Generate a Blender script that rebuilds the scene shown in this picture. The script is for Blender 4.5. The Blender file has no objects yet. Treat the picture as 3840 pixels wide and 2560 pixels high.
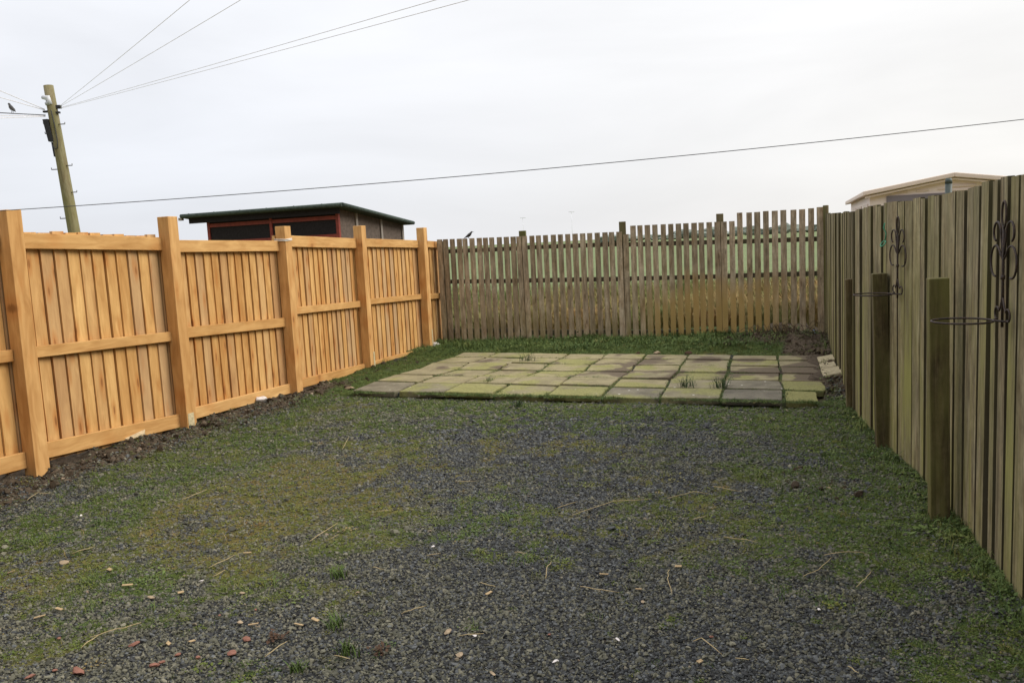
import bpy, bmesh, math, random
import numpy as np
from mathutils import Vector, Matrix

# ------------------------------------------------------------------ camera, sky, sun, exposure
SC = bpy.context.scene
COL = SC.collection
EYE = 1.55
def make_camera():
    cd = bpy.data.cameras.new('camera'); co = bpy.data.objects.new('camera', cd); COL.objects.link(co)
    cd.sensor_width = 36.0; cd.lens = 36.0 * 3100 / 3840
    cd.clip_start = 0.05; cd.clip_end = 5000
    p, r = math.radians(6.75), math.radians(-2.9)
    fw = Vector((0, math.cos(p), -math.sin(p))); up = Vector((0, math.sin(p), math.cos(p))); rt = Vector((1, 0, 0))
    r2 = rt * math.cos(r) + up * math.sin(r); u2 = -rt * math.sin(r) + up * math.cos(r)
    m = Matrix((r2, u2, -fw)).transposed().to_4x4(); m.translation = (0, 0, EYE)
    co.matrix_world = m; SC.camera = co
make_camera()

SUN_AZ, SUN_EL = 97.0, 36.0
def make_world():
    w = bpy.data.worlds.new('World'); SC.world = w; w.use_nodes = True
    nt = w.node_tree; nt.nodes.clear(); N = nt.nodes.new; L = nt.links.new
    out = N('ShaderNodeOutputWorld'); bg = N('ShaderNodeBackground'); L(bg.outputs[0], out.inputs[0])
    bg.inputs['Strength'].default_value = 0.1
    sky = N('ShaderNodeTexSky'); sky.sky_type = 'NISHITA'; sky.sun_disc = False
    sky.sun_elevation = math.radians(SUN_EL); sky.sun_rotation = math.radians(SUN_AZ)
    tc = N('ShaderNodeTexCoord')
    # thin overcast: cloud sheet laid over the clear sky, streaky, denser high up
    mp = N('ShaderNodeMapping'); mp.inputs['Scale'].default_value = (1.2, 1.2, 5.0); L(tc.outputs['Generated'], mp.inputs[0])
    nz = N('ShaderNodeTexNoise'); nz.inputs['Scale'].default_value = 1.7; nz.inputs['Detail'].default_value = 6; nz.inputs['Roughness'].default_value = .5
    nz.inputs['Distortion'].default_value = .4
    L(mp.outputs[0], nz.inputs['Vector'])
    sep = N('ShaderNodeSeparateXYZ'); L(tc.outputs['Generated'], sep.inputs[0])
    up = N('ShaderNodeMapRange'); L(sep.outputs['Z'], up.inputs[0]); up.inputs[1].default_value = 0.0; up.inputs[2].default_value = .36
    up.inputs[3].default_value = 0; up.inputs[4].default_value = 1; up.interpolation_type = 'SMOOTHSTEP'
    lr = N('ShaderNodeMapRange'); L(sep.outputs['X'], lr.inputs[0]); lr.inputs[1].default_value = -.35; lr.inputs[2].default_value = .5
    def mix(fac, a, b):
        m = N('ShaderNodeMix'); m.data_type = 'RGBA'
        if hasattr(fac, 'links'): L(fac, m.inputs[0])
        else: m.inputs[0].default_value = fac
        for s, v in ((6, a), (7, b)):
            if hasattr(v, 'links'): L(v, m.inputs[s])
            else: m.inputs[s].default_value = (*v, 1)
        return m.outputs[2]
    low = mix(lr.outputs[0], (7.6, 7.8, 8.35), (9.0, 8.8, 8.55))
    high = mix(lr.outputs[0], (9.25, 9.4, 9.8), (9.8, 9.75, 9.7))
    base = mix(up.outputs[0], low, high)
    cr = N('ShaderNodeMapRange'); L(nz.outputs['Fac'], cr.inputs[0]); cr.inputs[1].default_value = .3; cr.inputs[2].default_value = .7
    cr.inputs[3].default_value = .925; cr.inputs[4].default_value = 1.075
    ml = N('ShaderNodeVectorMath'); ml.operation = 'SCALE'; L(base, ml.inputs[0]); L(cr.outputs[0], ml.inputs['Scale'])
    # an overcast sky is brightest overhead
    zn = N('ShaderNodeMapRange'); L(sep.outputs['Z'], zn.inputs[0]); zn.inputs[1].default_value = .34; zn.inputs[2].default_value = .95
    zn.inputs[3].default_value = 1.; zn.inputs[4].default_value = 2.15
    mz = N('ShaderNodeVectorMath'); mz.operation = 'SCALE'; L(ml.outputs[0], mz.inputs[0]); L(zn.outputs[0], mz.inputs['Scale'])
    # added dimming low behind the camera, in place of an unseen house's shade
    bk = N('ShaderNodeMapRange'); L(sep.outputs['Y'], bk.inputs[0]); bk.inputs[1].default_value = .1; bk.inputs[2].default_value = -.55
    bk.inputs[3].default_value = 0.; bk.inputs[4].default_value = .82; bk.interpolation_type = 'SMOOTHSTEP'
    bu = N('ShaderNodeMapRange'); L(sep.outputs['Z'], bu.inputs[0]); bu.inputs[1].default_value = .2; bu.inputs[2].default_value = .7; bu.inputs[3].default_value = 1.; bu.inputs[4].default_value = 0.
    bm = N('ShaderNodeMath'); bm.operation = 'MULTIPLY'; L(bk.outputs[0], bm.inputs[0]); L(bu.outputs[0], bm.inputs[1])
    b1 = N('ShaderNodeMath'); b1.operation = 'SUBTRACT'; b1.inputs[0].default_value = 1.; L(bm.outputs[0], b1.inputs[1])
    mb_ = N('ShaderNodeVectorMath'); mb_.operation = 'SCALE'; L(mix(.94, sky.outputs[0], mz.outputs[0]), mb_.inputs[0]); L(b1.outputs[0], mb_.inputs['Scale'])
    L(mb_.outputs[0], bg.inputs['Color'])
make_world()

def make_sun():
    ld = bpy.data.lights.new('sun', 'SUN'); ld.energy = 2.3; ld.angle = math.radians(30); ld.color = (1, .94, .84)
    lo = bpy.data.objects.new('sun', ld); COL.objects.link(lo)
    a, e = math.radians(SUN_AZ), math.radians(SUN_EL)
    d = -Vector((math.sin(a) * math.cos(e), math.cos(a) * math.cos(e), math.sin(e)))
    lo.rotation_euler = d.to_track_quat('-Z', 'Y').to_euler(); lo.location = (8, 0, 9)
make_sun()
SC.view_settings.view_transform = 'Standard'; SC.view_settings.look = 'None'
SC.view_settings.exposure = 0.12; SC.view_settings.gamma = 1.0
try: SC.view_settings.use_curve_mapping = False
except Exception: pass

rnd = random.Random(7)
rng = np.random.default_rng(11)

# ------------------------------------------------------------------ materials
def new_mat(name, rough=.85, spec=.25):
    m = bpy.data.materials.new(name); m.use_nodes = True
    nt = m.node_tree; b = nt.nodes['Principled BSDF']
    b.inputs['Roughness'].default_value = rough; b.inputs['Specular IOR Level'].default_value = spec
    return m, nt, b
class G:
    """small node helper"""
    def __init__(s, nt): s.nt = nt
    def n(s, t): return s.nt.nodes.new(t)
    def l(s, a, b): s.nt.links.new(a, b)
    def put(s, sock, v):
        if hasattr(v, 'links') and hasattr(v, 'is_output'): s.l(v, sock)
        elif isinstance(v, (tuple, list)) and sock.type == 'RGBA' and len(v) == 3: sock.default_value = (*v, 1)
        else: sock.default_value = v
    def math(s, op, a, b=0., c=None, clamp=False):
        m = s.n('ShaderNodeMath'); m.operation = op; m.use_clamp = clamp
        s.put(m.inputs[0], a); s.put(m.inputs[1], b)
        if c is not None: s.put(m.inputs[2], c)
        return m.outputs[0]
    def vmath(s, op, a, b):
        m = s.n('ShaderNodeVectorMath'); m.operation = op; s.put(m.inputs[0], a); s.put(m.inputs[1], b); return m.outputs[0]
    def mix(s, f, a, b, mode='MIX'):
        m = s.n('ShaderNodeMix'); m.data_type = 'RGBA'; m.blend_type = mode
        s.put(m.inputs[0], f); s.put(m.inputs[6], a); s.put(m.inputs[7], b); return m.outputs[2]
    def rng(s, v, a, b, c=0., d=1., smooth=False):
        m = s.n('ShaderNodeMapRange'); s.put(m.inputs[0], v)
        for i, q in enumerate((a, b, c, d)): s.put(m.inputs[1 + i], q)
        if smooth: m.interpolation_type = 'SMOOTHSTEP'
        return m.outputs[0]
    def noise(s, vec, scale, detail=4, rough=.55, dist=0.):
        m = s.n('ShaderNodeTexNoise'); s.put(m.inputs['Vector'], vec); m.inputs['Scale'].default_value = scale
        m.inputs['Detail'].default_value = detail; m.inputs['Roughness'].default_value = rough; m.inputs['Distortion'].default_value = dist
        return m.outputs['Fac']
    def attr(s, name, kind='GEOMETRY'):
        m = s.n('ShaderNodeAttribute'); m.attribute_name = name; m.attribute_type = kind; return m
    def comb(s, x, y, z):
        m = s.n('ShaderNodeCombineXYZ')
        for i, v in enumerate((x, y, z)): s.put(m.inputs[i], v)
        return m.outputs[0]
    def sep(s, v):
        m = s.n('ShaderNodeSeparateXYZ'); s.put(m.inputs[0], v); return m.outputs
    def pos(s): return s.n('ShaderNodeNewGeometry').outputs['Position']
    def bump(s, h, bsdf, strength=.3, dist=.01):
        m = s.n('ShaderNodeBump'); m.inputs['Strength'].default_value = strength; m.inputs['Distance'].default_value = dist
        s.put(m.inputs['Height'], h); s.l(m.outputs[0], bsdf.inputs['Normal'])

def wood(name, dark, light, var=.5, knots=1., knotcol=(.16, .07, .02), grain=.35, moss=None, mossamt=0., zmoss=None, stain=None, rough=.8, grey=0., streak=0., blotch=0.):
    """sawn timber: attribute 'loc' = across, depth, along in metres; 'rnd' = one number per board"""
    m, nt, b = new_mat(name, rough, .2); g = G(nt)
    loc = g.attr('loc').outputs['Vector']; r = g.attr('rnd').outputs['Fac']
    r2 = g.math('FRACT', g.math('MULTIPLY', r, 17.31)); r3 = g.math('FRACT', g.math('MULTIPLY', r, 91.7))
    off = g.comb(g.math('MULTIPLY', r, 37.), g.math('MULTIPLY', r2, 11.), g.math('MULTIPLY', r3, 23.))
    v = g.vmath('ADD', loc, off)
    gv = g.vmath('MULTIPLY', v, (38., 38., 1.6))
    n1 = g.noise(gv, 1.0, 5, .6, .6)
    n2 = g.noise(g.vmath('MULTIPLY', v, (9., 9., 1.1)), 1., 3, .5)
    n3 = g.noise(g.vmath('MULTIPLY', v, (150., 150., 9.)), 1., 2, .6)
    f = g.math('ADD', g.math('MULTIPLY', g.rng(n1, .3, .7), grain), g.math('MULTIPLY', r, var))
    f = g.math('ADD', f, g.math('MULTIPLY', g.rng(n2, .3, .7), 1 - grain - var), clamp=True)
    c = g.mix(f, dark, light)
    c = g.mix(g.math('MULTIPLY', g.rng(n3, .62, .75), .25), c, tuple(q * .55 for q in dark))
    bl = g.noise(g.vmath('MULTIPLY', v, (13., 13., 3.2)), 1., 3, .55, .8)
    c = g.mix(1., c, g.mix(g.rng(bl, .3, .7), (.78, .70, .62), (1.10, 1.12, 1.14)), 'MULTIPLY')
    if grey:
        c = g.mix(g.math('MULTIPLY', g.rng(r2, .55, 1.), grey), c, (.34, .29, .23))
    if knots:
        vo = g.n('ShaderNodeTexVoronoi'); vo.feature = 'F1'; vo.inputs['Scale'].default_value = 1.
        g.put(vo.inputs['Vector'], g.vmath('MULTIPLY', v, (9., 2., 2.9)))
        wob = g.math('ADD', vo.outputs['Distance'], g.math('MULTIPLY', g.math('SUBTRACT', n1, .5), .16))
        halo = g.rng(wob, .10, .42, 1., 0., True); core = g.rng(wob, .06, .15, 1., 0., True)
        c = g.mix(g.math('MULTIPLY', halo, .55 * knots), c, tuple(min(1, q * w) for q, w in zip(dark, (.95, .72, .55))))
        c = g.mix(g.math('MULTIPLY', core, .8 * knots), c, knotcol)
    P = g.pos(); z = g.sep(P)[2]
    if streak:
        s1 = g.noise(g.vmath('MULTIPLY', v, (60., 60., .8)), 1., 4, .65)
        c = g.mix(g.math('MULTIPLY', g.rng(s1, .5, .68), streak), c, tuple(q * .35 for q in dark))
    if blotch:
        bn = g.noise(g.vmath('MULTIPLY', P, (2.2, 2.2, .9)), 1., 5, .65, .5); b2 = g.noise(P, 26., 4, .7)
        c = g.mix(g.math('MULTIPLY', g.rng(g.math('ADD', bn, g.math('MULTIPLY', g.math('SUBTRACT', b2, .5), .35)), .47, .66), blotch), c, tuple(q * .55 for q in dark))
        b3 = g.noise(g.vmath('MULTIPLY', v, (30., 30., 4.5)), 1., 4, .7, .4)
        c = g.mix(1., c, g.mix(g.rng(b2, .3, .7), (.78, .78, .76), (1.2, 1.2, 1.16)), 'MULTIPLY')
        c = g.mix(1., c, g.mix(g.rng(b3, .32, .66), (.52, .50, .46), (1.26, 1.26, 1.22)), 'MULTIPLY')
    if stain:
        scol, sx0, sx1, zt = stain
        px = g.sep(P)[0]
        sm = g.math('MULTIPLY', g.rng(px, sx0 - .45, sx0, 0, 1, True), g.rng(px, sx1, sx1 + .5, 1, 0, True))
        sm = g.math('MULTIPLY', sm, g.rng(g.math('ADD', z, g.math('MULTIPLY', g.noise(P, 2.3), .9)), zt + .2, zt + .75, 1, 0, True))
        c = g.mix(g.math('MULTIPLY', sm, .85), c, scol)
    if moss:
        ms = g.noise(g.vmath('MULTIPLY', v, (6., 6., 1.1)), 1., 4, .6)
        a = g.rng(ms, .38, .64)
        a = g.math('MULTIPLY', a, g.rng(r3, .1, .9, .5, 1.))
        if zmoss: a = g.math('MULTIPLY', a, g.rng(g.math('ADD', z, g.math('MULTIPLY', g.noise(P, 1.7), .7)), zmoss[0], zmoss[1], 1., zmoss[2]))
        c = g.mix(g.math('MULTIPLY', a, mossamt, clamp=True), c, moss)
    g.l(c, b.inputs['Base Color'])
    g.bump(g.math('ADD', n1, g.math('MULTIPLY', n3, .4)), b, .35, .004)
    return m

def plain(name, col, rough=.6, spec=.3, var=.12, scale=8., metal=0., dirt=None):
    m, nt, b = new_mat(name, rough, spec); g = G(nt)
    P = g.n('ShaderNodeTexCoord').outputs['Object']
    n = g.noise(P, scale, 5, .6)
    lo = tuple(q * (1 - var) for q in col); hi = tuple(min(1, q * (1 + var)) for q in col)
    c = g.mix(g.rng(n, .3, .7), lo, hi)
    if dirt: c = g.mix(g.math('MULTIPLY', g.rng(g.noise(P, scale * 2.7, 4), .5, .72), .6), c, dirt)
    g.l(c, b.inputs['Base Color']); b.inputs['Metallic'].default_value = metal
    g.bump(n, b, .15, .004)
    return m

def inst_mat(name, ramp, rough=.8, spec=.3, nscale=60., tip=None):
    """colour picked per scattered piece by its 'tint'"""
    m, nt, b = new_mat(name, rough, spec); g = G(nt)
    t = g.attr('tint', 'INSTANCER').outputs['Fac']
    cr = g.n('ShaderNodeValToRGB'); e = cr.color_ramp.elements
    while len(e) < len(ramp): e.new(.5)
    for el, (p, c) in zip(e, ramp): el.position = p; el.color = (*c, 1)
    g.l(t, cr.inputs[0]); c = cr.outputs[0]
    P = g.n('ShaderNodeTexCoord').outputs['Object']
    n = g.noise(P, nscale, 3, .6)
    c = g.mix(1., c, g.mix(g.rng(n, .3, .7), (.72, .72, .72), (1.2, 1.2, 1.2)), 'MULTIPLY')
    g.l(c, b.inputs['Base Color'])
    return m

M = {}
M['new_board'] = wood('new_board_timber', (.45, .215, .06), (.70, .445, .18), var=.45, knots=1., knotcol=(.24, .10, .032), grain=.25, grey=.4)
M['new_post'] = wood('new_post_timber', (.49, .255, .085), (.70, .43, .18), var=.3, knots=.9, knotcol=(.20, .085, .028), grain=.4)
M['new_rail'] = wood('new_rail_timber', (.49, .26, .085), (.70, .44, .185), var=.5, knots=.8, knotcol=(.26, .11, .035), grain=.3)
M['picket'] = wood('weathered_picket', (.235, .185, .13), (.51, .42, .325), var=.55, knots=.75, knotcol=(.08, .055, .035), grain=.3, moss=(.20, .17, .06), mossamt=.9, zmoss=(.3, 1.2, .15), stain=((.40, .26, .085), 2.3, 3.6, .75), blotch=.5)
M['picket_rail'] = wood('weathered_rail', (.075, .062, .042), (.12, .10, .07), knots=.4, moss=(.075, .085, .03), mossamt=.6)
M['picket_post'] = wood('weathered_post', (.13, .105, .06), (.22, .18, .11), knots=.3, moss=(.10, .105, .03), mossamt=.9)
M['olive_board'] = wood('algae_board', (.14, .115, .045), (.20, .165, .07), knots=.3, moss=(.13, .13, .025), mossamt=.8)
M['old_board'] = wood('old_feather_board', (.185, .155, .095), (.41, .355, .24), var=.4, knots=.35, knotcol=(.05, .04, .025), grain=.35, moss=(.28, .268, .08), mossamt=.92, zmoss=(1.0, 1.8, .4), streak=.75, blotch=.5)
M['board_edge'] = wood('shade_dark_board_edge', (.045, .037, .023), (.10, .083, .052), knots=0, grain=.5, moss=(.10, .10, .03), mossamt=.5)  # dark tone paints in the shade between boards, with an algae tint over it
M['stub'] = wood('old_post_timber', (.085, .064, .037), (.165, .13, .075), knots=.2, grain=.5, moss=(.17, .165, .048), mossamt=.85, streak=.6, blotch=.35, zmoss=(.95, 1.2, 0) if False else None)
M['pole'] = wood('pole_timber', (.175, .155, .085), (.30, .26, .16), var=.1, knots=.25, grain=.5, moss=(.17, .17, .06), mossamt=.6, streak=.4)
M['pale_wood'] = plain('pale_lime_wood', (.52, .44, .27), .9, .1, .3, 30)
M['black_plastic'] = plain('black_plastic', (.025, .024, .028), .5, .4)
M['grey_plastic'] = plain('pale_grey_plastic', (.55, .56, .60), .5)
M['steel'] = plain('dull_steel', (.12, .11, .10), .6, .4, metal=.4)
M['cable'] = plain('cable_black', (.05, .05, .055), .6)
M['cable_grey'] = plain('cable_grey', (.70, .66, .69), .7)
M['iron'] = plain('rusty_wrought_iron', (.035, .026, .023), .7, .3, .4, 40, dirt=(.14, .075, .04))
M['green_twine'] = plain('green_twine', (.07, .26, .15), .7)
M['white_string'] = plain('white_string', (.75, .73, .68), .8)
M['felt'] = plain('green_roof_felt', (.06, .078, .068), .95, .1, .35, 25)
M['red_paint'] = plain('dark_red_paint', (.21, .036, .024), .55, .35, .25, 14)
M['black_mesh'] = plain('black_netting', (.024, .021, .022), .9, .1, .3, 40)
M['brown_net'] = plain('brown_netting', (.125, .10, .084), .95, .1, .25, 18)
M['grey_batten'] = plain('grey_batten', (.28, .25, .22), .85)
M['resin'] = plain('beige_resin', (.86, .74, .67), .55, .3, .05, 3)
M['resin_roof'] = plain('beige_resin_roof', (.72, .60, .51), .6, .3, .06, 3)
M['resin_dark'] = plain('purple_grey_panel', (.20, .175, .19), .5, .4, .1, 3)
M['green_metal'] = plain('green_painted_metal', (.05, .064, .055), .5, .4, .2, 30)
M['feather'] = plain('dark_feathers', (.03, .026, .022), .6, .4, .4, 90)
M['beak'] = plain('bird_beak', (.12, .09, .05), .5)
M['brick'] = plain('red_brick', (.20, .092, .066), .9, .1, .25, 60, dirt=(.2, .12, .09))
M['tan_stone'] = plain('tan_stone', (.29, .22, .145), .9, .1, .25, 50)
M['white_stone'] = plain('white_stone', (.62, .57, .54), .85, .1, .15, 40)
M['rust_leaf'] = plain('rust_brown_leaf', (.07, .042, .027), .9, .1, .3, 60)
M['chip'] = plain('wood_chip', (.36, .26, .145), .9, .1, .25, 60)
M['straw'] = plain('dry_straw', (.36, .28, .15), .8, .15, .2, 30)
M['blue'] = plain('blue_plastic', (.03, .16, .42), .4)
M['slate'] = plain('pale_broken_board', (.50, .40, .25), .9, .1, .3, 25)

def slab_mat():
    m, nt, b = new_mat('concrete_paving', .92, .15); g = G(nt)
    P = g.pos(); r = g.attr('rnd').outputs['Fac']; loc = g.attr('loc').outputs['Vector']
    off = g.vmath('ADD', P, g.comb(g.math('MULTIPLY', r, 50.), g.math('MULTIPLY', r, 31.), 0.))
    n1 = g.noise(off, 5., 6, .6); n2 = g.noise(off, 45., 4, .65); n3 = g.noise(off, 2.2, 5, .6, .5)
    a = g.attr('mossy').outputs['Fac']
    c = g.mix(g.rng(n1, .3, .7), (.19, .16, .088), (.295, .25, .138))
    c = g.mix(g.attr('greyness').outputs['Fac'], c, g.mix(g.rng(n1, .35, .65), (.105, .093, .072), (.175, .155, .115)))
    mm = g.rng(g.math('ADD', n3, g.math('MULTIPLY', g.math('SUBTRACT', a, .5), .34)), .46, .62, 0, 1, True)
    c = g.mix(g.math('MULTIPLY', mm, .68), c, g.mix(g.rng(n2, .3, .7), (.15, .155, .045), (.25, .24, .075)))
    c = g.mix(1., c, g.mix(g.rng(n2, .25, .75), (.78, .78, .78), (1.16, 1.16, 1.16)), 'MULTIPLY')
    vo = g.n('ShaderNodeTexVoronoi'); vo.inputs['Scale'].default_value = 7.; g.put(vo.inputs['Vector'], off)
    sp = g.math('MULTIPLY', g.rng(vo.outputs['Distance'], .05, .10, 1, 0), g.rng(g.attr('greyness').outputs['Fac'], .35, .6))
    c = g.mix(g.math('MULTIPLY', sp, .9), c, (.62, .60, .54))
    # dried mud washed over the back and right of the paving
    px, py, pz = g.sep(P)
    u = g.math('ADD', g.math('MULTIPLY', g.math('ADD', px, 1.78), .928), g.math('MULTIPLY', g.math('SUBTRACT', py, 8.87), -.372))
    v = g.math('ADD', g.math('MULTIPLY', g.math('ADD', px, 1.78), .372), g.math('MULTIPLY', g.math('SUBTRACT', py, 8.87), .928))
    nm = g.noise(P, 2.1, 3, .5, .3); reg = g.math('MULTIPLY', g.rng(u, 1.2, 3., 0, 1, True), g.rng(v, .95, 1.2, 0, 1, True))
    mk = g.rng(g.math('ADD', nm, g.math('MULTIPLY', reg, .11)), .605, .665, 0, 1)
    mk = g.math('MAXIMUM', mk, g.math('MULTIPLY', g.rng(g.math('ADD', u, g.math('MULTIPLY', g.math('SUBTRACT', nm, .5), .7)), 4.46, 4.50, 0, 1), g.rng(v, 1.0, 1.06, 0, 1)))
    mk = g.math('MULTIPLY', mk, g.rng(v, .9, 1.1, 0, 1))
    c = g.mix(g.math('MULTIPLY', mk, .93), c, g.mix(g.rng(n2, .3, .7), (.085, .064, .044), (.125, .096, .068)))
    g.l(c, b.inputs['Base Color'])
    g.bump(g.math('ADD', n1, g.math('MULTIPLY', n2, .5)), b, .5, .006)
    return m
M['slab'] = slab_mat(); M['block'] = plain('pale_concrete', (.33, .28, .185), .95, .1, .25, 18, dirt=(.2, .18, .07))

# ------------------------------------------------------------------ mesh builder
class MB:
    def __init__(s): s.v = []; s.f = []; s.loc = []; s.r = []; s.smooth = []; s.mi = []
    def add(s, verts, faces, loc, r, smooth=False):
        o = len(s.v); s.v += [tuple(q) for q in verts]; s.loc += [tuple(q) for q in loc]; s.r += [r] * len(verts)
        s.f += [tuple(i + o for i in f) for f in faces]; s.smooth += [smooth] * len(faces); s.mi += [0] * len(faces)
    def hexa(s, c, size, r=None, along=2):
        """8 corners, bottom ring then top ring; size = (across, depth, length); length runs bottom to top"""
        r = rnd.random() if r is None else r
        a, d, l = size
        loc = [(0, 0, 0), (a, 0, 0), (a, d, 0), (0, d, 0), (0, 0, l), (a, 0, l), (a, d, l), (0, d, l)]
        if along == 0: loc = [(q[2], q[1], q[0]) for q in loc]
        s.add(c, [(0, 3, 2, 1), (4, 5, 6, 7), (0, 1, 5, 4), (1, 2, 6, 5), (2, 3, 7, 6), (3, 0, 4, 7)], loc, r)
    def box(s, o, u, v, w, r=None, along=2):
        o, u, v, w = map(Vector, (o, u, v, w))
        s.hexa([o, o + u, o + u + v, o + v, o + w, o + u + w, o + u + v + w, o + v + w], (u.length, v.length, w.length), r, along)
    def tube(s, pts, rad, seg=8, r=None, cap=True, flat=1.):
        pts = [Vector(p) for p in pts]; n = len(pts)
        rad = [rad] * n if not hasattr(rad, '__len__') else rad
        r = rnd.random() if r is None else r
        t0 = (pts[1] - pts[0]).normalized(); ref = Vector((0, 0, 1)) if abs(t0.z) < .9 else Vector((1, 0, 0))
        x = t0.cross(ref).normalized(); vs = []; lo = []; L = 0
        for i, p in enumerate(pts):
            t = (pts[min(i + 1, n - 1)] - pts[max(i - 1, 0)]).normalized()
            x = (x - t * x.dot(t)).normalized(); y = t.cross(x)
            if i: L += (p - pts[i - 1]).length
            for k in range(seg):
                a = 2 * math.pi * k / seg
                vs.append(p + (x * math.cos(a) + y * math.sin(a) * flat) * rad[i]); lo.append((a * .1, 0, L))
        fs = [(i * seg + k, i * seg + (k + 1) % seg, (i + 1) * seg + (k + 1) % seg, (i + 1) * seg + k) for i in range(n - 1) for k in range(seg)]
        s.add(vs, fs, lo, r, True)
        if cap:
            s.f += [tuple(len(s.v) - len(vs) + k for k in reversed(range(seg))), tuple(len(s.v) - seg + k for k in range(seg))]; s.smooth += [False, False]; s.mi += [0, 0]
    def build(s, name, mat, parent=None, origin=None, bevel=0., extra=None, mat2=None):
        me = bpy.data.meshes.new(name)
        o = Vector(origin) if origin is not None else Vector((0, 0, 0))
        me.from_pydata([tuple(Vector(q) - o) for q in s.v], [], s.f); me.update()
        a = me.attributes.new('loc', 'FLOAT_VECTOR', 'POINT'); a.data.foreach_set('vector', np.array(s.loc, 'f').ravel())
        a = me.attributes.new('rnd', 'FLOAT', 'POINT'); a.data.foreach_set('value', np.array(s.r, 'f'))
        for k, val in (extra or {}).items():
            a = me.attributes.new(k, 'FLOAT', 'POINT'); a.data.foreach_set('value', np.full(len(s.v), val, 'f'))
        me.polygons.foreach_set('use_smooth', s.smooth)
        me.materials.append(mat)
        if mat2: me.materials.append(mat2); me.polygons.foreach_set('material_index', s.mi)
        ob = bpy.data.objects.new(name, me); COL.objects.link(ob)
        if parent is not None:
            ob.parent = parent; ob.location = o - Vector(world_loc(parent))
        else: ob.location = o
        if bevel:
            md = ob.modifiers.new('bevel', 'BEVEL'); md.width = bevel; md.segments = 2; md.limit_method = 'ANGLE'
        return ob
def world_loc(o):
    v = Vector(o.location)
    while o.parent is not None: o = o.parent; v += Vector(o.location)
    return v
def tag(o, label=None, cat=None, group=None, kind=None):
    if label: o['label'] = label
    if cat: o['category'] = cat
    if group: o['group'] = group
    if kind: o['kind'] = kind
    return o
def thing(name, loc, label, cat, group=None):
    o = bpy.data.objects.new(name, None); COL.objects.link(o); o.location = loc; o.empty_display_size = .2
    return tag(o, label, cat, group)
def V2(p): return Vector((p[0], p[1], 0))

# ------------------------------------------------------------------ numpy noise and layout of the yard
def vnoise(x, y, seed=0):
    xi = np.floor(x).astype(np.int64); yi = np.floor(y).astype(np.int64); fx = x - xi; fy = y - yi
    fx = fx * fx * (3 - 2 * fx); fy = fy * fy * (3 - 2 * fy)
    def h(a, b):
        n = (a * 374761393 + b * 668265263 + seed * 1442695041) & 0xffffffff
        n = ((n ^ (n >> 13)) * 1274126177) & 0xffffffff
        return ((n ^ (n >> 16)) & 0xffff) / 65535.
    return (h(xi, yi) * (1 - fx) + h(xi + 1, yi) * fx) * (1 - fy) + (h(xi, yi + 1) * (1 - fx) + h(xi + 1, yi + 1) * fx) * fy
def fbm(x, y, seed=0, oct=4, rough=.55):
    s = 0; a = 1; t = 0
    for i in range(oct):
        s = s + a * vnoise(x * 2 ** i + i * 7.3, y * 2 ** i - i * 3.1, seed + i); t += a; a *= rough
    return s / t
def segdist(x, y, path):
    d = np.full(np.shape(x), 1e9)
    for (ax, ay), (bx, by) in zip(path[:-1], path[1:]):
        vx, vy = bx - ax, by - ay; t = np.clip(((x - ax) * vx + (y - ay) * vy) / (vx * vx + vy * vy), 0, 1)
        d = np.minimum(d, np.hypot(x - ax - t * vx, y - ay - t * vy))
    return d
def interp_x(path, y):
    ys = [p[1] for p in path]; xs = [p[0] for p in path]
    o = np.argsort(ys); return np.interp(y, np.array(ys)[o], np.array(xs)[o])
def sstep(a, b, v):
    t = np.clip((v - a) / (b - a), 0, 1); return t * t * (3 - 2 * t)

LEFT = [(-4.70, 2.9), (-4.13, 4.53), (-3.56, 5.97), (-2.99, 7.41), (-2.40, 9.04), (-1.87, 10.78), (-1.24, 12.40), (-.97, 13.22)]   # near-yard corner of each post
RIGHT = [(1.62, 1.5), (1.9, 2.7), (2.04, 3.26), (2.16, 3.71), (2.28, 4.12), (2.48, 4.95), (2.6, 5.7), (2.82, 6.75), (3.3, 8.24), (4.40, 11.50)]
PK = [(-1.10, 13.01), (.23, 12.77), (1.72, 12.41), (3.14, 12.24), (4.40, 11.56)]
# paving lines front to back: left end, right end after eight slabs
SL = [((-1.78, 8.87), (2.39, 7.20)), ((-1.60, 9.45), (2.55, 7.69)), ((-1.42, 9.89), (2.68, 8.20)), ((-1.19, 10.23), (2.82, 8.62)),
      ((-1.05, 10.82), (2.94, 9.04)), ((-.84, 11.24), (3.07, 9.47)), ((-.70, 11.66), (3.19, 9.84))]
def slab_pt(i, j):
    a, b = SL[i]; t = j / 8.; return Vector((a[0] + (b[0] - a[0]) * t, a[1] + (b[1] - a[1]) * t, 0))
PATIO = [slab_pt(0, 0), slab_pt(0, 8.55), slab_pt(6, 8.9), slab_pt(6, 0)]
def in_patio(x, y, grow=0.):
    m = np.ones(np.shape(x), bool); n = 4
    for k in range(n):
        a, b = PATIO[k], PATIO[(k + 1) % n]; l = (b - a).length
        m &= ((b.x - a.x) * (y - a.y) - (b.y - a.y) * (x - a.x)) / l > -grow
    return m
def patio_uv(x, y):
    a = SL[0][0]; u = np.array([.928, -.372]); v = np.array([.372, .928])
    return (x - a[0]) * u[0] + (y - a[1]) * u[1], (x - a[0]) * v[0] + (y - a[1]) * v[1]
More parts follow.
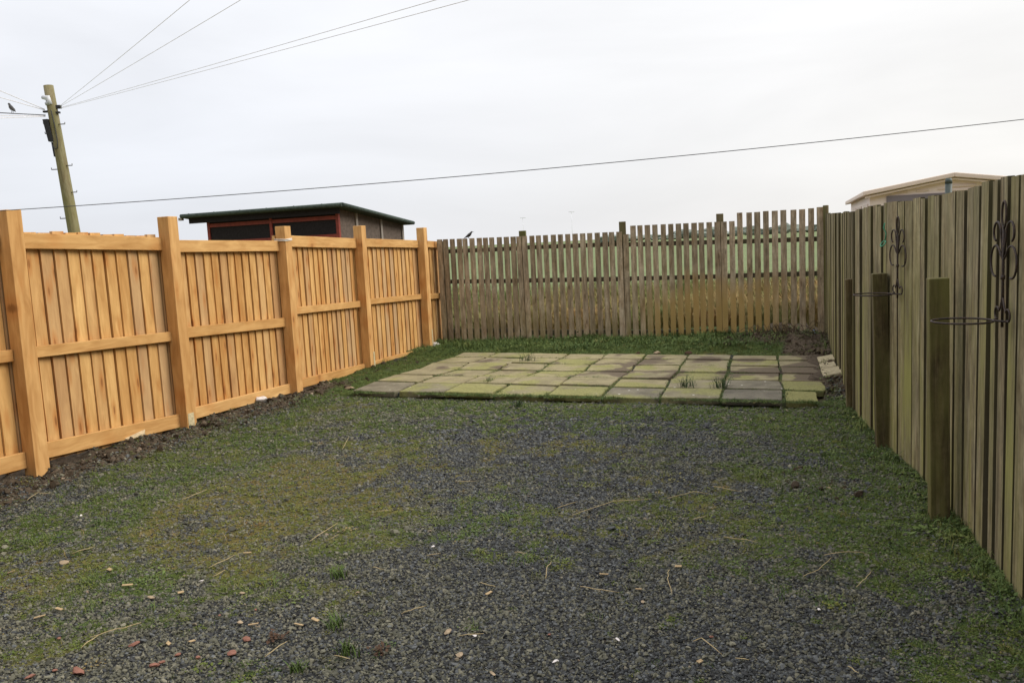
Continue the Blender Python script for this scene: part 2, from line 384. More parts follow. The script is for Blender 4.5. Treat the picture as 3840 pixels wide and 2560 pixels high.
def dirt_on_slabs(x, y):
    """dried mud lying over the right hand and back part of the paving"""
    u, v = patio_uv(x, y); n = fbm(x * 2.2, y * 2.2, 41, 3) - .5
    a = sstep(4.62, 4.72, u + n * .35) * sstep(1.05, 1.2, v + n * .2)
    w = sstep(.93, .98, fbm(x * 1.3 + 3, y * 1.3, 53, 3) + .38 * sstep(2.0, 3.2, v) * sstep(1.6, 2.8, u) + .12)
    return np.maximum(a, w * .0)
def gauss(x, y, cx, cy, sx, sy, rot=0.):
    c, s = math.cos(rot), math.sin(rot); dx, dy = x - cx, y - cy
    return np.exp(-(((dx * c + dy * s) / sx) ** 2 + ((-dx * s + dy * c) / sy) ** 2))
def fields(x, y):
    """moss/grass cover, bare soil, greenness, all 0..1, in metres on the ground"""
    dl = x - interp_x(LEFT, y); dr = interp_x(RIGHT, y) - x
    big = fbm(x * .8 + 5, y * .8, 3, 4); fine = .6 * fbm(x * 5., y * 5., 21, 4) + .4 * fbm(x * 14., y * 14., 27, 3)
    b = (.52 - .29 * sstep(4.3, 3.0, y) + .12 * sstep(-.2, -1.6, x)
         + .30 * sstep(1.1, .15, dr)
         + .30 * gauss(x, y, -1.5, 4.8, .75, .95, .3) + .18 * gauss(x, y, -2.4, 5.7, .6, .7)
         + .40 * gauss(x, y, -2.95, 4.7, .35, .3) + .45 * gauss(x, y, -1.98, 3.2, .22, .16)
         + .20 * gauss(x, y, .95, 4.2, .75, .85) + .20 * gauss(x, y, 1.9, 3.9, .7, 1.4)
         + .36 * gauss(x, y, 1.9, 2.7, .5, .5)
         + .30 * gauss(x, y, .4, 7.75, 2.6, .45, -.38) + .5 * gauss(x, y, -1.9, 9.6, .45, 2., -.33)
         + .30 * gauss(x, y, 2.3, 6.6, .6, .7) + .12 * sstep(5.5, 7.5, y)
         - .22 * gauss(x, y, -.05, 5.4, .6, 1.3) - .12 * gauss(x, y, .4, 3.3, 1.3, .5)
         + .65 * sstep(11.0, 11.7, y + .27 * x))
    moss = sstep(.22, 1.02, b + (big - .5) * .55 + (fine - .5) * 2.0)
    ld = dl + (fbm(x * 1.7, y * 1.7, 9, 3) - .5) * .5
    soil = sstep(.55, .2, ld) * (1 - .75 * sstep(9.2, 10.0, y)) * (1 - sstep(5.9, 4.8, y) * .3)
    soil = np.maximum(soil, sstep(.75, .4, dr + (fine - .5) * .3) * sstep(7.2, 7.6, y) * .95)
    soil = np.maximum(soil, .55 * in_patio(x, y, 0.) * fbm(x * 3, y * 3, 61, 3))
    soil = np.maximum(soil, gauss(x, y, 3.6, 11.0, .75, .35, -.3))
    soil = np.maximum(soil, dirt_on_slabs(x, y))
    soil = np.maximum(soil, .38 * gauss(x, y, 1.85, 4.85, .22, .3))
    green = sstep(.3, .7, fbm(x * 1.1, y * 1.1, 33, 3) + .35 * sstep(1.4, .3, dr) + .45 * gauss(x, y, -1.9, 9.8, .6, 2.2, -.33) + .5 * sstep(11, 11.8, y + .27 * x) - .45 * gauss(x, y, -1.4, 4.9, .9, 1.) + .1)
    return np.clip(moss * (1 - .8 * soil), 0, 1), np.clip(soil, 0, 1), green
def ground_z(x, y):
    dl = x - interp_x(LEFT, y); dr = interp_x(RIGHT, y) - x
    z = (fbm(x * 1.2, y * 1.2, 2, 3) - .5) * .035 + (fbm(x * 9, y * 9, 4, 3) - .5) * .016
    clod = (fbm(x * 11, y * 11, 6, 3) - .42)
    sl = sstep(.7, .15, dl) * sstep(4.5, 6.5, y) * (1 - .7 * sstep(9.2, 10.2, y))
    z = z + sl * (.025 + np.maximum(clod, -.1) * .12)
    bk = sstep(11.25, 11.8, y + .27 * x); z = z + bk * (.03 + (fbm(x * 5, y * 5, 8, 3) - .4) * .12)
    cr = gauss(x, y, 3.6, 11.05, .8, .4, -.3); z = z + cr * .10
    pu, pv = patio_uv(x, y); z = z - .012 * sstep(-.34, -.05, pv) * sstep(.06, .0, pv) * (pu > -.1) * (pu < 4.6)
    ip = in_patio(x, y, .03); ds = dirt_on_slabs(x, y)
    zr = sstep(.75, .35, dr) * sstep(7.1, 7.6, y) * (1 - sstep(10.8, 11.2, y))
    z = z + zr * (.03 + np.maximum(clod, -.1) * .14)
    zp = .052 + .012 * sstep(.15, .6, ds) + clod * .006
    z = np.where(ip, np.where(ds > .15, zp, np.where(in_patio(x, y, -.07), .022 + clod * .012, -.035)), z)
    return z

# ------------------------------------------------------------------ ground sheets
def ground_mat():
    m, nt, b = new_mat('gravel_and_moss', .95, .15); g = G(nt)
    P = g.pos(); mo = g.attr('moss').outputs['Fac']; so = g.attr('soil').outputs['Fac']; gr = g.attr('green').outputs['Fac']
    n1 = g.noise(P, 90., 4, .7); n2 = g.noise(P, 28., 4, .65); n3 = g.noise(P, 6., 4, .6)
    vo = g.n('ShaderNodeTexVoronoi'); vo.inputs['Scale'].default_value = 62.; g.put(vo.inputs['Vector'], P)
    cell = g.sep(vo.outputs['Color'])[0]
    grav = g.mix(cell, (.018, .018, .018), (.075, .075, .072))
    grav = g.mix(g.rng(vo.outputs['Distance'], .35, .7), grav, (.014, .014, .014))
    grav = g.mix(g.math('MULTIPLY', g.rng(n2, .55, .75), .5), grav, (.085, .062, .036))
    ms = g.mix(gr, g.mix(g.rng(n2, .3, .7), (.07, .06, .018), (.16, .125, .04)), g.mix(g.rng(n2, .3, .7), (.035, .055, .015), (.085, .115, .03)))
    ms = g.mix(g.math('MULTIPLY', g.rng(n1, .52, .7), .55), ms, (.02, .02, .012))
    sl = g.mix(g.rng(n2, .3, .7), (.034, .025, .017), (.11, .082, .056))
    sl = g.mix(g.rng(n1, .6, .75), sl, (.16, .12, .085))
    e = g.rng(g.math('ADD', mo, g.math('MULTIPLY', g.math('SUBTRACT', n1, .5), 1.5)), .30, .80)
    c = g.mix(e, grav, ms)
    e2 = g.rng(g.math('ADD', so, g.math('MULTIPLY', g.math('SUBTRACT', n3, .5), .5)), .35, .6)
    c = g.mix(e2, c, sl)
    g.l(c, b.inputs['Base Color'])
    g.bump(g.math('ADD', n1, n2), b, .8, .012)
    return m
def build_ground():
    xs = np.arange(-5.2, 5.2, .03); ys = np.arange(.2, 13.35, .03)
    X, Y = np.meshgrid(xs, ys); Z = ground_z(X, Y)
    # the sheet dips under the neighbours' ground outside the fences
    Z = np.where((X < interp_x(LEFT, Y) - .35) | (X > interp_x(RIGHT, Y) + .3) , -.12, Z)
    nx, ny = len(xs), len(ys)
    idx = np.arange(nx * ny).reshape(ny, nx)
    F = np.stack([idx[:-1, :-1], idx[:-1, 1:], idx[1:, 1:], idx[1:, :-1]], -1).reshape(-1, 4)
    me = bpy.data.meshes.new('gravel_yard')
    me.vertices.add(nx * ny); me.vertices.foreach_set('co', np.stack([X, Y, Z], -1).astype('f').ravel())
    me.loops.add(F.size); me.loops.foreach_set('vertex_index', F.astype('i').ravel())
    me.polygons.add(len(F)); me.polygons.foreach_set('loop_start', np.arange(0, F.size, 4, dtype='i')); me.polygons.foreach_set('loop_total', np.full(len(F), 4, 'i'))
    me.update(calc_edges=True); me.polygons.foreach_set('use_smooth', np.ones(len(F), bool))
    mo, so, gr = fields(X, Y)
    for k, v in (('moss', mo), ('soil', so), ('green', gr)):
        a = me.attributes.new(k, 'FLOAT', 'POINT'); a.data.foreach_set('value', v.astype('f').ravel())
    me.materials.append(ground_mat())
    o = bpy.data.objects.new('gravel_ground', me); COL.objects.link(o); tag(o, kind='structure')
build_ground()
def build_field():
    m, nt, b = new_mat('pasture', .95, .1); g = G(nt); P = g.pos()
    n1 = g.noise(P, .35, 5, .6); n2 = g.noise(P, 5., 5, .65)
    c = g.mix(g.rng(n1, .3, .7), (.115, .142, .064), (.155, .188, .092))
    c = g.mix(g.math('MULTIPLY', g.rng(n2, .45, .7), .4), c, (.17, .20, .075))
    d = g.sep(P)[1]
    y = g.math('MULTIPLY', g.rng(d, 13., 19., 1, 0, True), g.rng(n2, .35, .6))
    c = g.mix(g.math('MULTIPLY', y, .7), c, (.34, .25, .11))
    g.l(c, b.inputs['Base Color'])
    mb = MB(); mb.add([(-2500, -60, -.06), (2500, -60, -.06), (2500, 3500, -.06), (-2500, 3500, -.06)], [(0, 1, 2, 3)], [(0, 0, 0)] * 4, 0)
    tag(mb.build('field_ground', m), kind='structure')
build_field()

# ------------------------------------------------------------------ new timber fence on the left
def build_left_fence():
    root = thing('timber_fence', (-2.7, 8.3, 0), 'new orange-brown timber fence with square posts and three rails down the left side', 'fence')
    posttop = [2.0, 1.97, 1.94, 1.86, 1.875, 1.85, 1.80]
    W = .12
    # rails: bay -> for top, mid, bottom: (z top near, z top far, height)
    RL = {0: [(1.85, 1.83, .115), (1.02, .98, .085), (.27, .23, .12)], 1: [(1.83, 1.81, .115), (1.0, .965, .085), (.245, .20, .12)], 2: [(1.81, 1.76, .115), (.965, .915, .085), (.23, .155, .12)],
          3: [(1.735, 1.705, .11), (.935, .865, .098), (.175, .13, .105)], 4: [(1.765, 1.715, .125), (.965, .905, .08), (.145, .075, .10)],
          5: [(1.715, 1.665, .11), (.915, .865, .075), (.075, .05, .075)], 6: [(1.665, 1.635, .10), (.845, .825, .08), (.03, .05, .075)]}
    for i in range(7):
        A, B = V2(LEFT[i]), V2(LEFT[i + 1]); d = (B - A).normalized(); n = Vector((-d.y, d.x, 0))   # n points off the yard
        if i >= 1:
            mb = MB(); lean = Vector((rnd.uniform(-.012, .012), rnd.uniform(-.01, .01), 0))
            k = (V2(LEFT[i]) - V2(LEFT[i - 1])).normalized(); kd = (k + d).normalized(); kn = Vector((-kd.y, kd.x, 0))
            z0 = -.25; zt = posttop[i - 1]; o = A + Vector((0, 0, z0)); up = Vector((lean.x, lean.y, zt - z0))
            mb.box(o, kd * W, kn * W, up)
            ps = mb.build('post', M['new_post'], root, A, bevel=.004)
            if i in (3, 5, 6):
                hgt = {2: .10, 3: .16, 5: .22, 6: .32}[i]; ww = W * (.62 if i in (2, 3) else .3); off = kd * ((W - ww) if i > 3 else .012)
                mb = MB(); mb.box(A + off - kn * .004 + Vector((0, 0, -.05)), kd * ww, kn * .006, Vector((lean.x * .1, lean.y * .1, hgt + .05)))
                q = mb.build('pale_patch', M['pale_wood'], ps, A); q['label'] = 'pale lime-coloured patch at the foot of the post'
        s0 = W if i >= 1 else 0.
        a0 = A + d * s0; L = (B - a0).length - (0. if i < 6 else 0.)
        for (zn, zf, h) in RL[i]:
            mb = MB(); r = rnd.random(); a = a0 + n * .085; e = a0 + d * L + n * .085
            t = n * .038; Z = lambda v: Vector((0, 0, v))
            mb.hexa([a + Z(zn - h), a + t + Z(zn - h), a + t + Z(zn), a + Z(zn), e + Z(zf - h), e + t + Z(zf - h), e + t + Z(zf), e + Z(zf)], (.038, h, L), r)
            mb.build('rail', M['new_rail'], root, a, bevel=.003)
        # overlapping boards behind the rails
        mb = MB(); nb = max(2, round((B - A).length / .117)); pitch = (B - A).length / nb
        zt0, zt1 = RL[i][0][0], RL[i][0][1]; zb0, zb1 = RL[i][2][0] - RL[i][2][2], RL[i][2][1] - RL[i][2][2]
        for k in range(nb):
            t = (k + .5) / nb; w = pitch + rnd.uniform(.004, .012) - .002
            c = A + d * (pitch * k + rnd.uniform(-.003, .003)) + n * (.128 + rnd.uniform(0, .003))
            zt = zt0 + (zt1 - zt0) * t + (rnd.uniform(.012, .03) if i < 3 else rnd.uniform(-.004, .004)); zb = zb0 + (zb1 - zb0) * t + rnd.uniform(-.035, -.01)
            ln = d * rnd.uniform(-.004, .004)
            p0 = c; p1 = c + d * (w - .012) + n * .014; th = n * .012
            th2 = n * .03; e = d * .012
            mb.hexa([p0 + Z(zb), p1 + Z(zb), p1 + th + Z(zb), p0 + th2 + Z(zb), p0 + ln + Z(zt), p1 + ln + Z(zt), p1 + th + ln + Z(zt), p0 + th2 + ln + Z(zt)], (w, .015, zt - zb), rnd.random())
            mb.box(c + n * .033 + Z(zb), d * pitch * 1.02, n * .006, Z(zt - zb - .03))
        mb.build('board_panel', M['new_board'], root, A)
    # white string round the head of the fourth post
    A = V2(LEFT[4]); d = (V2(LEFT[5]) - A).normalized(); n = Vector((-d.y, d.x, 0))
    mb = MB(); e = .006
    for dz in (0, .014):
        q = [A - d * e - n * e, A + d * (W + e) - n * e, A + d * (W + e) + n * (W + e), A - d * e + n * (W + e), A - d * e - n * e]
        mb.tube([p + Vector((0, 0, 1.70 + dz + .01 * (i % 2))) for i, p in enumerate(q)], .005, 6)
    tag(mb.build('string', M['white_string'], None, A + Vector((0, 0, 1.7))), 'white string tied round the head of a left fence post', 'string')
build_left_fence()

# ------------------------------------------------------------------ picket fence at the back
def build_pickets():
    root = thing('picket_fence', (1.7, 12.4, 0), 'weathered grey-brown picket fence with gaps across the far end of the yard', 'fence')
    N = [13, 14, 13, 12]
    rails = [[(1.51, 1.50, .065), (1.04, 1.0, .065), (.26, .23, .06)], [(1.51, 1.49, .065), (1.005, .97, .068), (.2, .17, .068)],
             [(1.48, 1.45, .067), (.97, .94, .065), (.16, .125, .06)], [(1.445, 1.43, .067), (.945, .95, .068), (.10, .11, .07)]]
    ptop = [1.64, 1.735, 1.79, 1.83, 1.855]
    Z = lambda v: Vector((0, 0, v))
    for i in range(4):
        A, B = V2(PK[i]), V2(PK[i + 1]); d = (B - A).normalized(); n = Vector((-d.y, d.x, 0)); L = (B - A).length
        for zn, zf, h in rails[i]:
            mb = MB(); a = A + n * .03; e = B + n * .03; t = n * .035
            mb.hexa([a + Z(zn - h), a + t + Z(zn - h), a + t + Z(zn), a + Z(zn), e + Z(zf - h), e + t + Z(zf - h), e + t + Z(zf), e + Z(zf)], (.035, h, L))
            mb.build('rail', M['picket_rail'], root, a)
        mb = MB(); pitch = (L - .086) / (N[i] - 1)
        tall = MB()
        for k in range(N[i]):
            w = .079 + rnd.uniform(-.004, .004); s = pitch * k + .004 + (rnd.uniform(-.005, .005) if 0 < k < N[i] - 1 else 0); t = (k + .5) / N[i]
            c = A + d * s; tgt = mb
            if i == 0: zt, zb = 1.668 - .018 * t, -.03
            elif i == 1: zt, zb = 1.652 - .01 * t, -.03
            elif i == 2: zt, zb = (1.60 if k == 0 else 1.722 - .01 * t), -.02
            else:
                if k < 2: zt, zb = 1.71, -.02
                elif k < 11: zt, zb = 1.822 + rnd.uniform(-.004, .004), .075 + .02 * t; tgt = tall
                else: zt, zb = 1.835, .09; w = .085; tgt = tall
            ln = d * rnd.uniform(-.008, .008)
            off = -n * rnd.uniform(0, .004)
            th = n * .021
            r = rnd.random()
            p0 = c + off; p1 = c + off + d * w
            tgt.hexa([p0 + Z(zb), p1 + Z(zb), p1 + th + Z(zb), p0 + th + Z(zb), p0 + ln + Z(zt), p1 + ln + Z(zt), p1 + th + ln + Z(zt), p0 + th + ln + Z(zt)], (w, .02, zt - zb), r)
        mb.build('picket_panel', M['picket'], root, A)
        if tall.v:
            q = tall.build('raised_picket_panel', M['picket'], root, A); q['label'] = 'taller pickets raised clear of the ground at the right end'
            mb = MB(); a = A + d * (pitch * 2) + n * .024; e = B + n * .024
            mb.box(a + Z(-.05), e - a, n * .03, Z(.14)); mb.build('shadow_gap_board', M['picket_rail'], root, a)  # dark board added to stand in for the shadow gap under the pickets
    for i, p in enumerate(PK):
        q = V2(PK[min(i + 1, 4)]) - V2(PK[max(i - 1, 0)]); d = q.normalized(); n = Vector((-d.y, d.x, 0)); A = V2(p)
        mb = MB()
        o = A - d * (.05 if 0 < i < 4 else 0.) + n * .068
        if i == 4: o = A + d * .0 + n * .0; 
        mb.box(o + Z(-.3), d * .1 if i < 4 else d * .065, n * .1, Z(ptop[i] + .3) + d * rnd.uniform(-.01, .01))
        mb.build('post', M['picket_post'], root, A, bevel=.004)
build_pickets()

# ------------------------------------------------------------------ old feather-board fence on the right
def path_at(path, s):
    for a, b in zip(path[:-1], path[1:]):
        l = (V2(b) - V2(a)).length
        if s <= l: return V2(a) + (V2(b) - V2(a)) * (s / l), (V2(b) - V2(a)).normalized()
        s -= l
    return V2(path[-1]), (V2(path[-1]) - V2(path[-2])).normalized()
def right_top(y): return float(np.interp(y, [1.5, 3.3, 3.58, 3.83, 4.28, 5.12, 5.9, 6.62, 7.0, 7.46, 8.83, 10.65, 11.5], [1.75, 1.72, 1.72, 1.715, 1.70, 1.695, 1.69, 1.68, 1.665, 1.685, 1.69, 1.73, 1.74]))
def build_right_fence():
    root = thing('board_fence', (2.6, 6, 0), 'old mossy grey-green board fence along the right side', 'fence')
    Z = lambda v: Vector((0, 0, v))
    total = sum((V2(b) - V2(a)).length for a, b in zip(RIGHT[:-1], RIGHT[1:]))
    s = 0.; cuts = [3.1, 5.3, 7.4, 99]; ci = 0; mb = MB(); start = V2(RIGHT[0])
    while s < total - .05:
        w = rnd.choice((.125, .14, .15, .16)) + rnd.uniform(-.008, .008)
        gap = rnd.uniform(.006, .024) if s > 4.5 else rnd.uniform(.010, .032)
        p, d = path_at(RIGHT, s); n = Vector((d.y, -d.x, 0))     # away from the yard
        q, _ = path_at(RIGHT, min(s + w - gap, total)); q2, _ = path_at(RIGHT, min(s + w, total))
        zt = right_top(p.y) + rnd.uniform(-.009, .006); zt2 = zt + rnd.uniform(-.004, .004)
        zb = -.06; ln = d * rnd.uniform(-.014, .014) + n * rnd.uniform(-.005, .004)
        j = rnd.uniform(-.006, .005); j2 = j + rnd.uniform(-.004, .009)
        a0 = p + n * j; a1 = a0 + n * .026; b0 = q + n * j2; b1 = b0 + n * .026
        r = rnd.random()
        mb.hexa([a0 + Z(zb), a1 + Z(zb), b1 + Z(zb), b0 + Z(zb), a0 + ln + Z(zt), a1 + ln + Z(zt), b1 + ln + Z(zt2), b0 + ln + Z(zt2)], (.02, w, zt - zb), r)
        mb.mi[-4] = 1; mb.mi[-2] = 1      # rough sawn edges, painted dark for the shade between boards
        # the board behind that closes the gap
        c0 = q - d * .03 + n * .038; c1 = q2 + d * .03 + n * .038; zc = zt - rnd.uniform(.0, .02)
        mb.hexa([c0 + Z(zb), c0 + n * .018 + Z(zb), c1 + n * .018 + Z(zb), c1 + Z(zb), c0 + Z(zc), c0 + n * .018 + Z(zc), c1 + n * .018 + Z(zc), c1 + Z(zc)], (.02, gap + .06, zc - zb), rnd.random())
        for t in range(16):
            v = mb.loc[-16 + t]; mb.loc[-16 + t] = (v[1], v[0], v[2])
        s += w
        if s > cuts[ci] or s >= total - .05:
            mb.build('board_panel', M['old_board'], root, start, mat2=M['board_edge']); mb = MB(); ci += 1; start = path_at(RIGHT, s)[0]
    for h in (.3, .95, 1.45):
        for a, b in zip(RIGHT[:-1], RIGHT[1:]):
            A, B = V2(a), V2(b); d = (B - A).normalized(); n = Vector((d.y, -d.x, 0)); mb = MB()
            mb.box(A + n * .064 + Z(h), n * .04, Z(.075), B - A); mb.build('rail', M['picket_rail'], root, A)
    for sv in (1.6, 3.6, 5.6, 7.6, total - .12):
        p, d = path_at(RIGHT, sv); n = Vector((d.y, -d.x, 0)); mb = MB()
        mb.box(p + n * .110 + Z(-.3), d * .1, n * .1, Z(1.9)); mb.build('post', M['picket_post'], root, p)
build_right_fence()

def build_stub_posts():
    Z = lambda v: Vector((0, 0, v))
    data = [((2.83, 6.93), 1.11, (-.01, 0), .095, 'short square timber post against the right fence, farthest of the three'),
            ((2.515, 5.63), 1.22, (-.04, 0), .10, 'short square timber post leaning slightly by the right fence, middle one of three'),
            ((2.155, 4.19), 1.265, (-.02, .01), .10, 'short square timber post beside the right fence, nearest and widest of the three')]
    for (x, y), h, ln, w, lab in data:
        d = V2((.27, .963)).normalized(); c = V2((1, -.08)).normalized(); up = Vector((ln[0], ln[1], h + .3)); o = Vector((x, y, -.3))
        mb = MB(); mb.box(o, c * w, d * w * .8, up)
        tag(mb.build('wooden_post', M['stub'], None, (x, y, 0), bevel=.005), lab, 'post', 'short posts along the right fence')
build_stub_posts()

# ------------------------------------------------------------------ wrought iron plant hangers
def spiral(c, ax, ay, r0, r1, a0, a1, n=22):
    return [c + (ax * math.cos(a0 + (a1 - a0) * k / n) + ay * math.sin(a0 + (a1 - a0) * k / n)) * (r0 + (r1 - r0) * k / n) for k in range(n + 1)]
def build_hanger(base, d, n, H, label):
    """base = point on the fence face at ring height; d = along the fence, away from camera; n = into the yard"""
    root = thing('plant_hanger', base, label, 'plant hanger', 'wrought iron plant hangers')
    up = Vector((0, 0, 1)); o = Vector(base) + n * .012
    mb = MB(); q = .0046
    mb.tube([o + up * -.03, o + up * H * .5, o + up * H * .92], [q * 1.2, q * 1.3, q * 1.2], 8)
    tear = [o + up * (H * .86) + d * s * .03 * math.sin(t) + up * (.07 * (1 - math.cos(t)) * .8) for s in (1,) for t in [math.pi * 2 * k / 16 for k in range(17)]]
    mb.tube([o + up * (H * .9 + .055 * (1 - math.cos(t))) + d * .028 * math.sin(t) for t in [math.pi * 2 * k / 16 for k in range(17)]], q, 8)
    for s in (-1, 1):
        ds = d * s
        # upper scroll: leaves the stem, arches out and curls down
        c = o + up * (H * .84) + ds * .095
        mb.tube([o + up * (H * .62) + ds * .008, o + up * (H * .74) + ds * .022] + spiral(c, -ds, up, .062, .03, -.15, 4.4), q, 8)
        # lower scroll, bigger and open towards the stem
        c = o + up * (H * .56) + ds * .105
        mb.tube([o + up * (H * .60) + ds * .01] + spiral(c, -ds, up, .075, .06, .5, 4.9), q, 8)
        # foot: splayed legs ending in a curl
        c = o + up * .02 + ds * .075
        mb.tube([o + up * (H * .22) + ds * .006, o + up * (H * .12) + ds * .028] + spiral(c, -ds, up, .034, .018, .5, 5.2, 14), q * .9, 8)
    mb.tube([o + up * (H * .40) + n * .0, o + up * (H * .44)], q * 2.0, 8)
    mb.build('scroll_bracket', M['iron'], root, base)
    mb = MB(); R = .118; c = o + n * (.035 + R)
    mb.tube([c + (n * math.cos(t) + d * math.sin(t)) * R for t in [2 * math.pi * k / 40 for k in range(41)]], .0042, 8, cap=False)
    mb.tube([o + n * .0 - d * .07 - up * .0, o + n * .028 - d * .02, o + n * .037], .0045, 8)
    mb.tube([o + n * .0 + d * .07, o + n * .028 + d * .02, o + n * .037], .0045, 8)
    mb.build('ring', M['iron'], root, base)
def place_hanger(y, z, H, label, yaw=0.):
    x = float(interp_x(RIGHT, np.array([y]))[0]); x2 = float(interp_x(RIGHT, np.array([y + .3]))[0])
    d = Vector((x2 - x, .3, 0)).normalized(); d = Matrix.Rotation(yaw, 3, 'Z') @ d
    n = Vector((-d.y, d.x, 0)); build_hanger(Vector((x, y, z)) + n * .01, d, n, H, label)
place_hanger(3.46, 1.125, .43, 'rusty black wrought iron hanger with scrolls, nearer one at right photo edge')
place_hanger(5.37, 1.10, .43, 'rusty black wrought iron hanger with scrolls, farther one above the middle post')
def build_twine():
    mb = MB(); x = float(interp_x(RIGHT, np.array([5.63]))[0]); b = Vector((x - .03, 5.63, 1.44))
    mb.tube([b + Vector((0, 0, .12)), b + Vector((-.004, .01, .09)), b + Vector((.004, -.01, .05)), b], .0045, 6)
    mb.tube([b + Vector((0, .028 * math.sin(t), .018 * math.cos(t) - .018)) + Vector((-.012 * (1 - math.cos(t)), 0, 0)) for t in [2 * math.pi * k / 14 for k in range(15)]], .0045, 6)
    tag(mb.build('twine', M['green_twine'], None, b), 'loop of green twine hanging on the old right fence', 'twine')
build_twine()

# ------------------------------------------------------------------ paving slabs
ORD = ['first', 'second', 'third', 'fourth', 'fifth', 'sixth', 'seventh', 'eighth', 'ninth']
ROWN = ['front row', 'second row from the front', 'third row from the front', 'third row from the back', 'second row from the back', 'back row']
def build_slabs():
    # grey, mossy per row/column as in the photo
    grey = {(0, 0): .8, (0, 1): .75, (0, 2): .25, (0, 3): .45, (0, 4): .45, (0, 5): .9, (0, 6): .6, (0, 7): 1., (1, 3): .25, (1, 4): .2, (1, 6): .5, (1, 7): .9, (1, 8): .4, (2, 4): .3, (2, 5): .35, (5, 0): .25, (5, 1): .35, (4, 1): .3, (3, 0): .25, (5, 6): .45}
    moss = {(0, 2): .85, (0, 3): .8, (0, 4): .85, (0, 6): .6, (0, 8): 1., (1, 8): .9, (2, 3): .95, (3, 3): .75, (4, 3): .7, (2, 6): .7, (1, 5): .6, (3, 1): .6, (2, 5): .5, (0, 0): .0, (0, 7): .1, (1, 7): .1, (5, 8): .2}
    for i in range(6):
        for j in range(9):
            e = (.52, .72, .85, .9, .9, .9)[i] if j == 8 else 1.
            c = [slab_pt(i, j), slab_pt(i, j + e), slab_pt(i + 1, j + e), slab_pt(i + 1, j)]
            vv = Vector((.372, .928, 0)) * .007; c = [c[0] + vv, c[1] + vv, c[2] - vv, c[3] - vv]
            m = sum(c, Vector()) / 4; g = .008
            jj = Vector((rnd.uniform(-.008, .008), rnd.uniform(-.008, .008), 0)); c = [p + jj + (m - p).normalized() * (g * 1.4 + rnd.uniform(-.002, .008)) for p in c]
            zt = .05 + rnd.uniform(-.011, .006) + (-.004 if i == 0 else 0); th = .055
            tl = [rnd.uniform(-.004, .004) for _ in range(4)]
            n = 7
            # outline with chipped corners and slightly wandering edges
            out = []
            for k in range(4):
                a, b = c[k], c[(k + 1) % 4]; nn = Vector((-(b - a).y, (b - a).x, 0)).normalized()
                ch = rnd.uniform(.010, .03) if rnd.random() < .75 else rnd.uniform(.035, .07)
                L = (b - a).length
                for s in [ch / L, .2, .4, .6, .8, 1 - ch / L]:
                    out.append(a + (b - a) * s + nn * rnd.uniform(0, .006 if i else .009))
            N = len(out)
            top = [p + Vector((0, 0, zt + sum(tl) / 4 + (tl[0] * (1 - (k / N)) + tl[2] * (k / N)) * .5)) for k, p in enumerate(out)]
            inn = [m + (p - m) * .985 + Vector((0, 0, zt + .004)) for p in out]
            top = [Vector((p.x, p.y, zt - .002)) for p in out]
            bot = [Vector((p.x, p.y, zt - th)) for p in out]
            tx, ty = rnd.uniform(-.014, .014), rnd.uniform(-.016, .016)
            vs = [Vector((p.x, p.y, p.z + (p.x - m.x) * tx + (p.y - m.y) * ty)) for p in inn + top + bot]; loc = [(p.x - m.x, p.y - m.y, 0) for p in vs]
            fs = [tuple(range(N))] + [(k, k + N, (k + 1) % N + N, (k + 1) % N) for k in range(N)] + [(k + N, k + 2 * N, (k + 1) % N + 2 * N, (k + 1) % N + N) for k in range(N)]
            fs = [tuple(reversed(f)) if q > 0 else f for q, f in enumerate(fs)]
            fs = [fs[0]] + [tuple(reversed(f)) for f in fs[1:]]
            gr = grey.get((i, j), .08 + .15 * rnd.random()); mo = moss.get((i, j), .3 + .3 * rnd.random())
            mb = MB(); mb.add(vs, fs, loc, rnd.random())
            look = 'dark grey speckled' if gr > .7 else ('yellow-green mossy' if mo > .68 else ('greyish' if gr > .4 else 'tan'))
            if j == 8 and i >= 2: look = 'half mud-covered tan'
            ob = mb.build('paving_slab', M['slab'], None, (m.x, m.y, 0), extra={'greyness': gr, 'mossy': mo})
            end = {0: 'left end', 8: 'right end'}.get(j)
            pos = f'{end} of the paving {ROWN[i]}' if end else f'{ORD[j]} from the left in the paving {ROWN[i]}'
            tag(ob, f'{look} slab, {pos}', 'paving slab', 'concrete paving slabs of the patio', 'thing')
build_slabs()

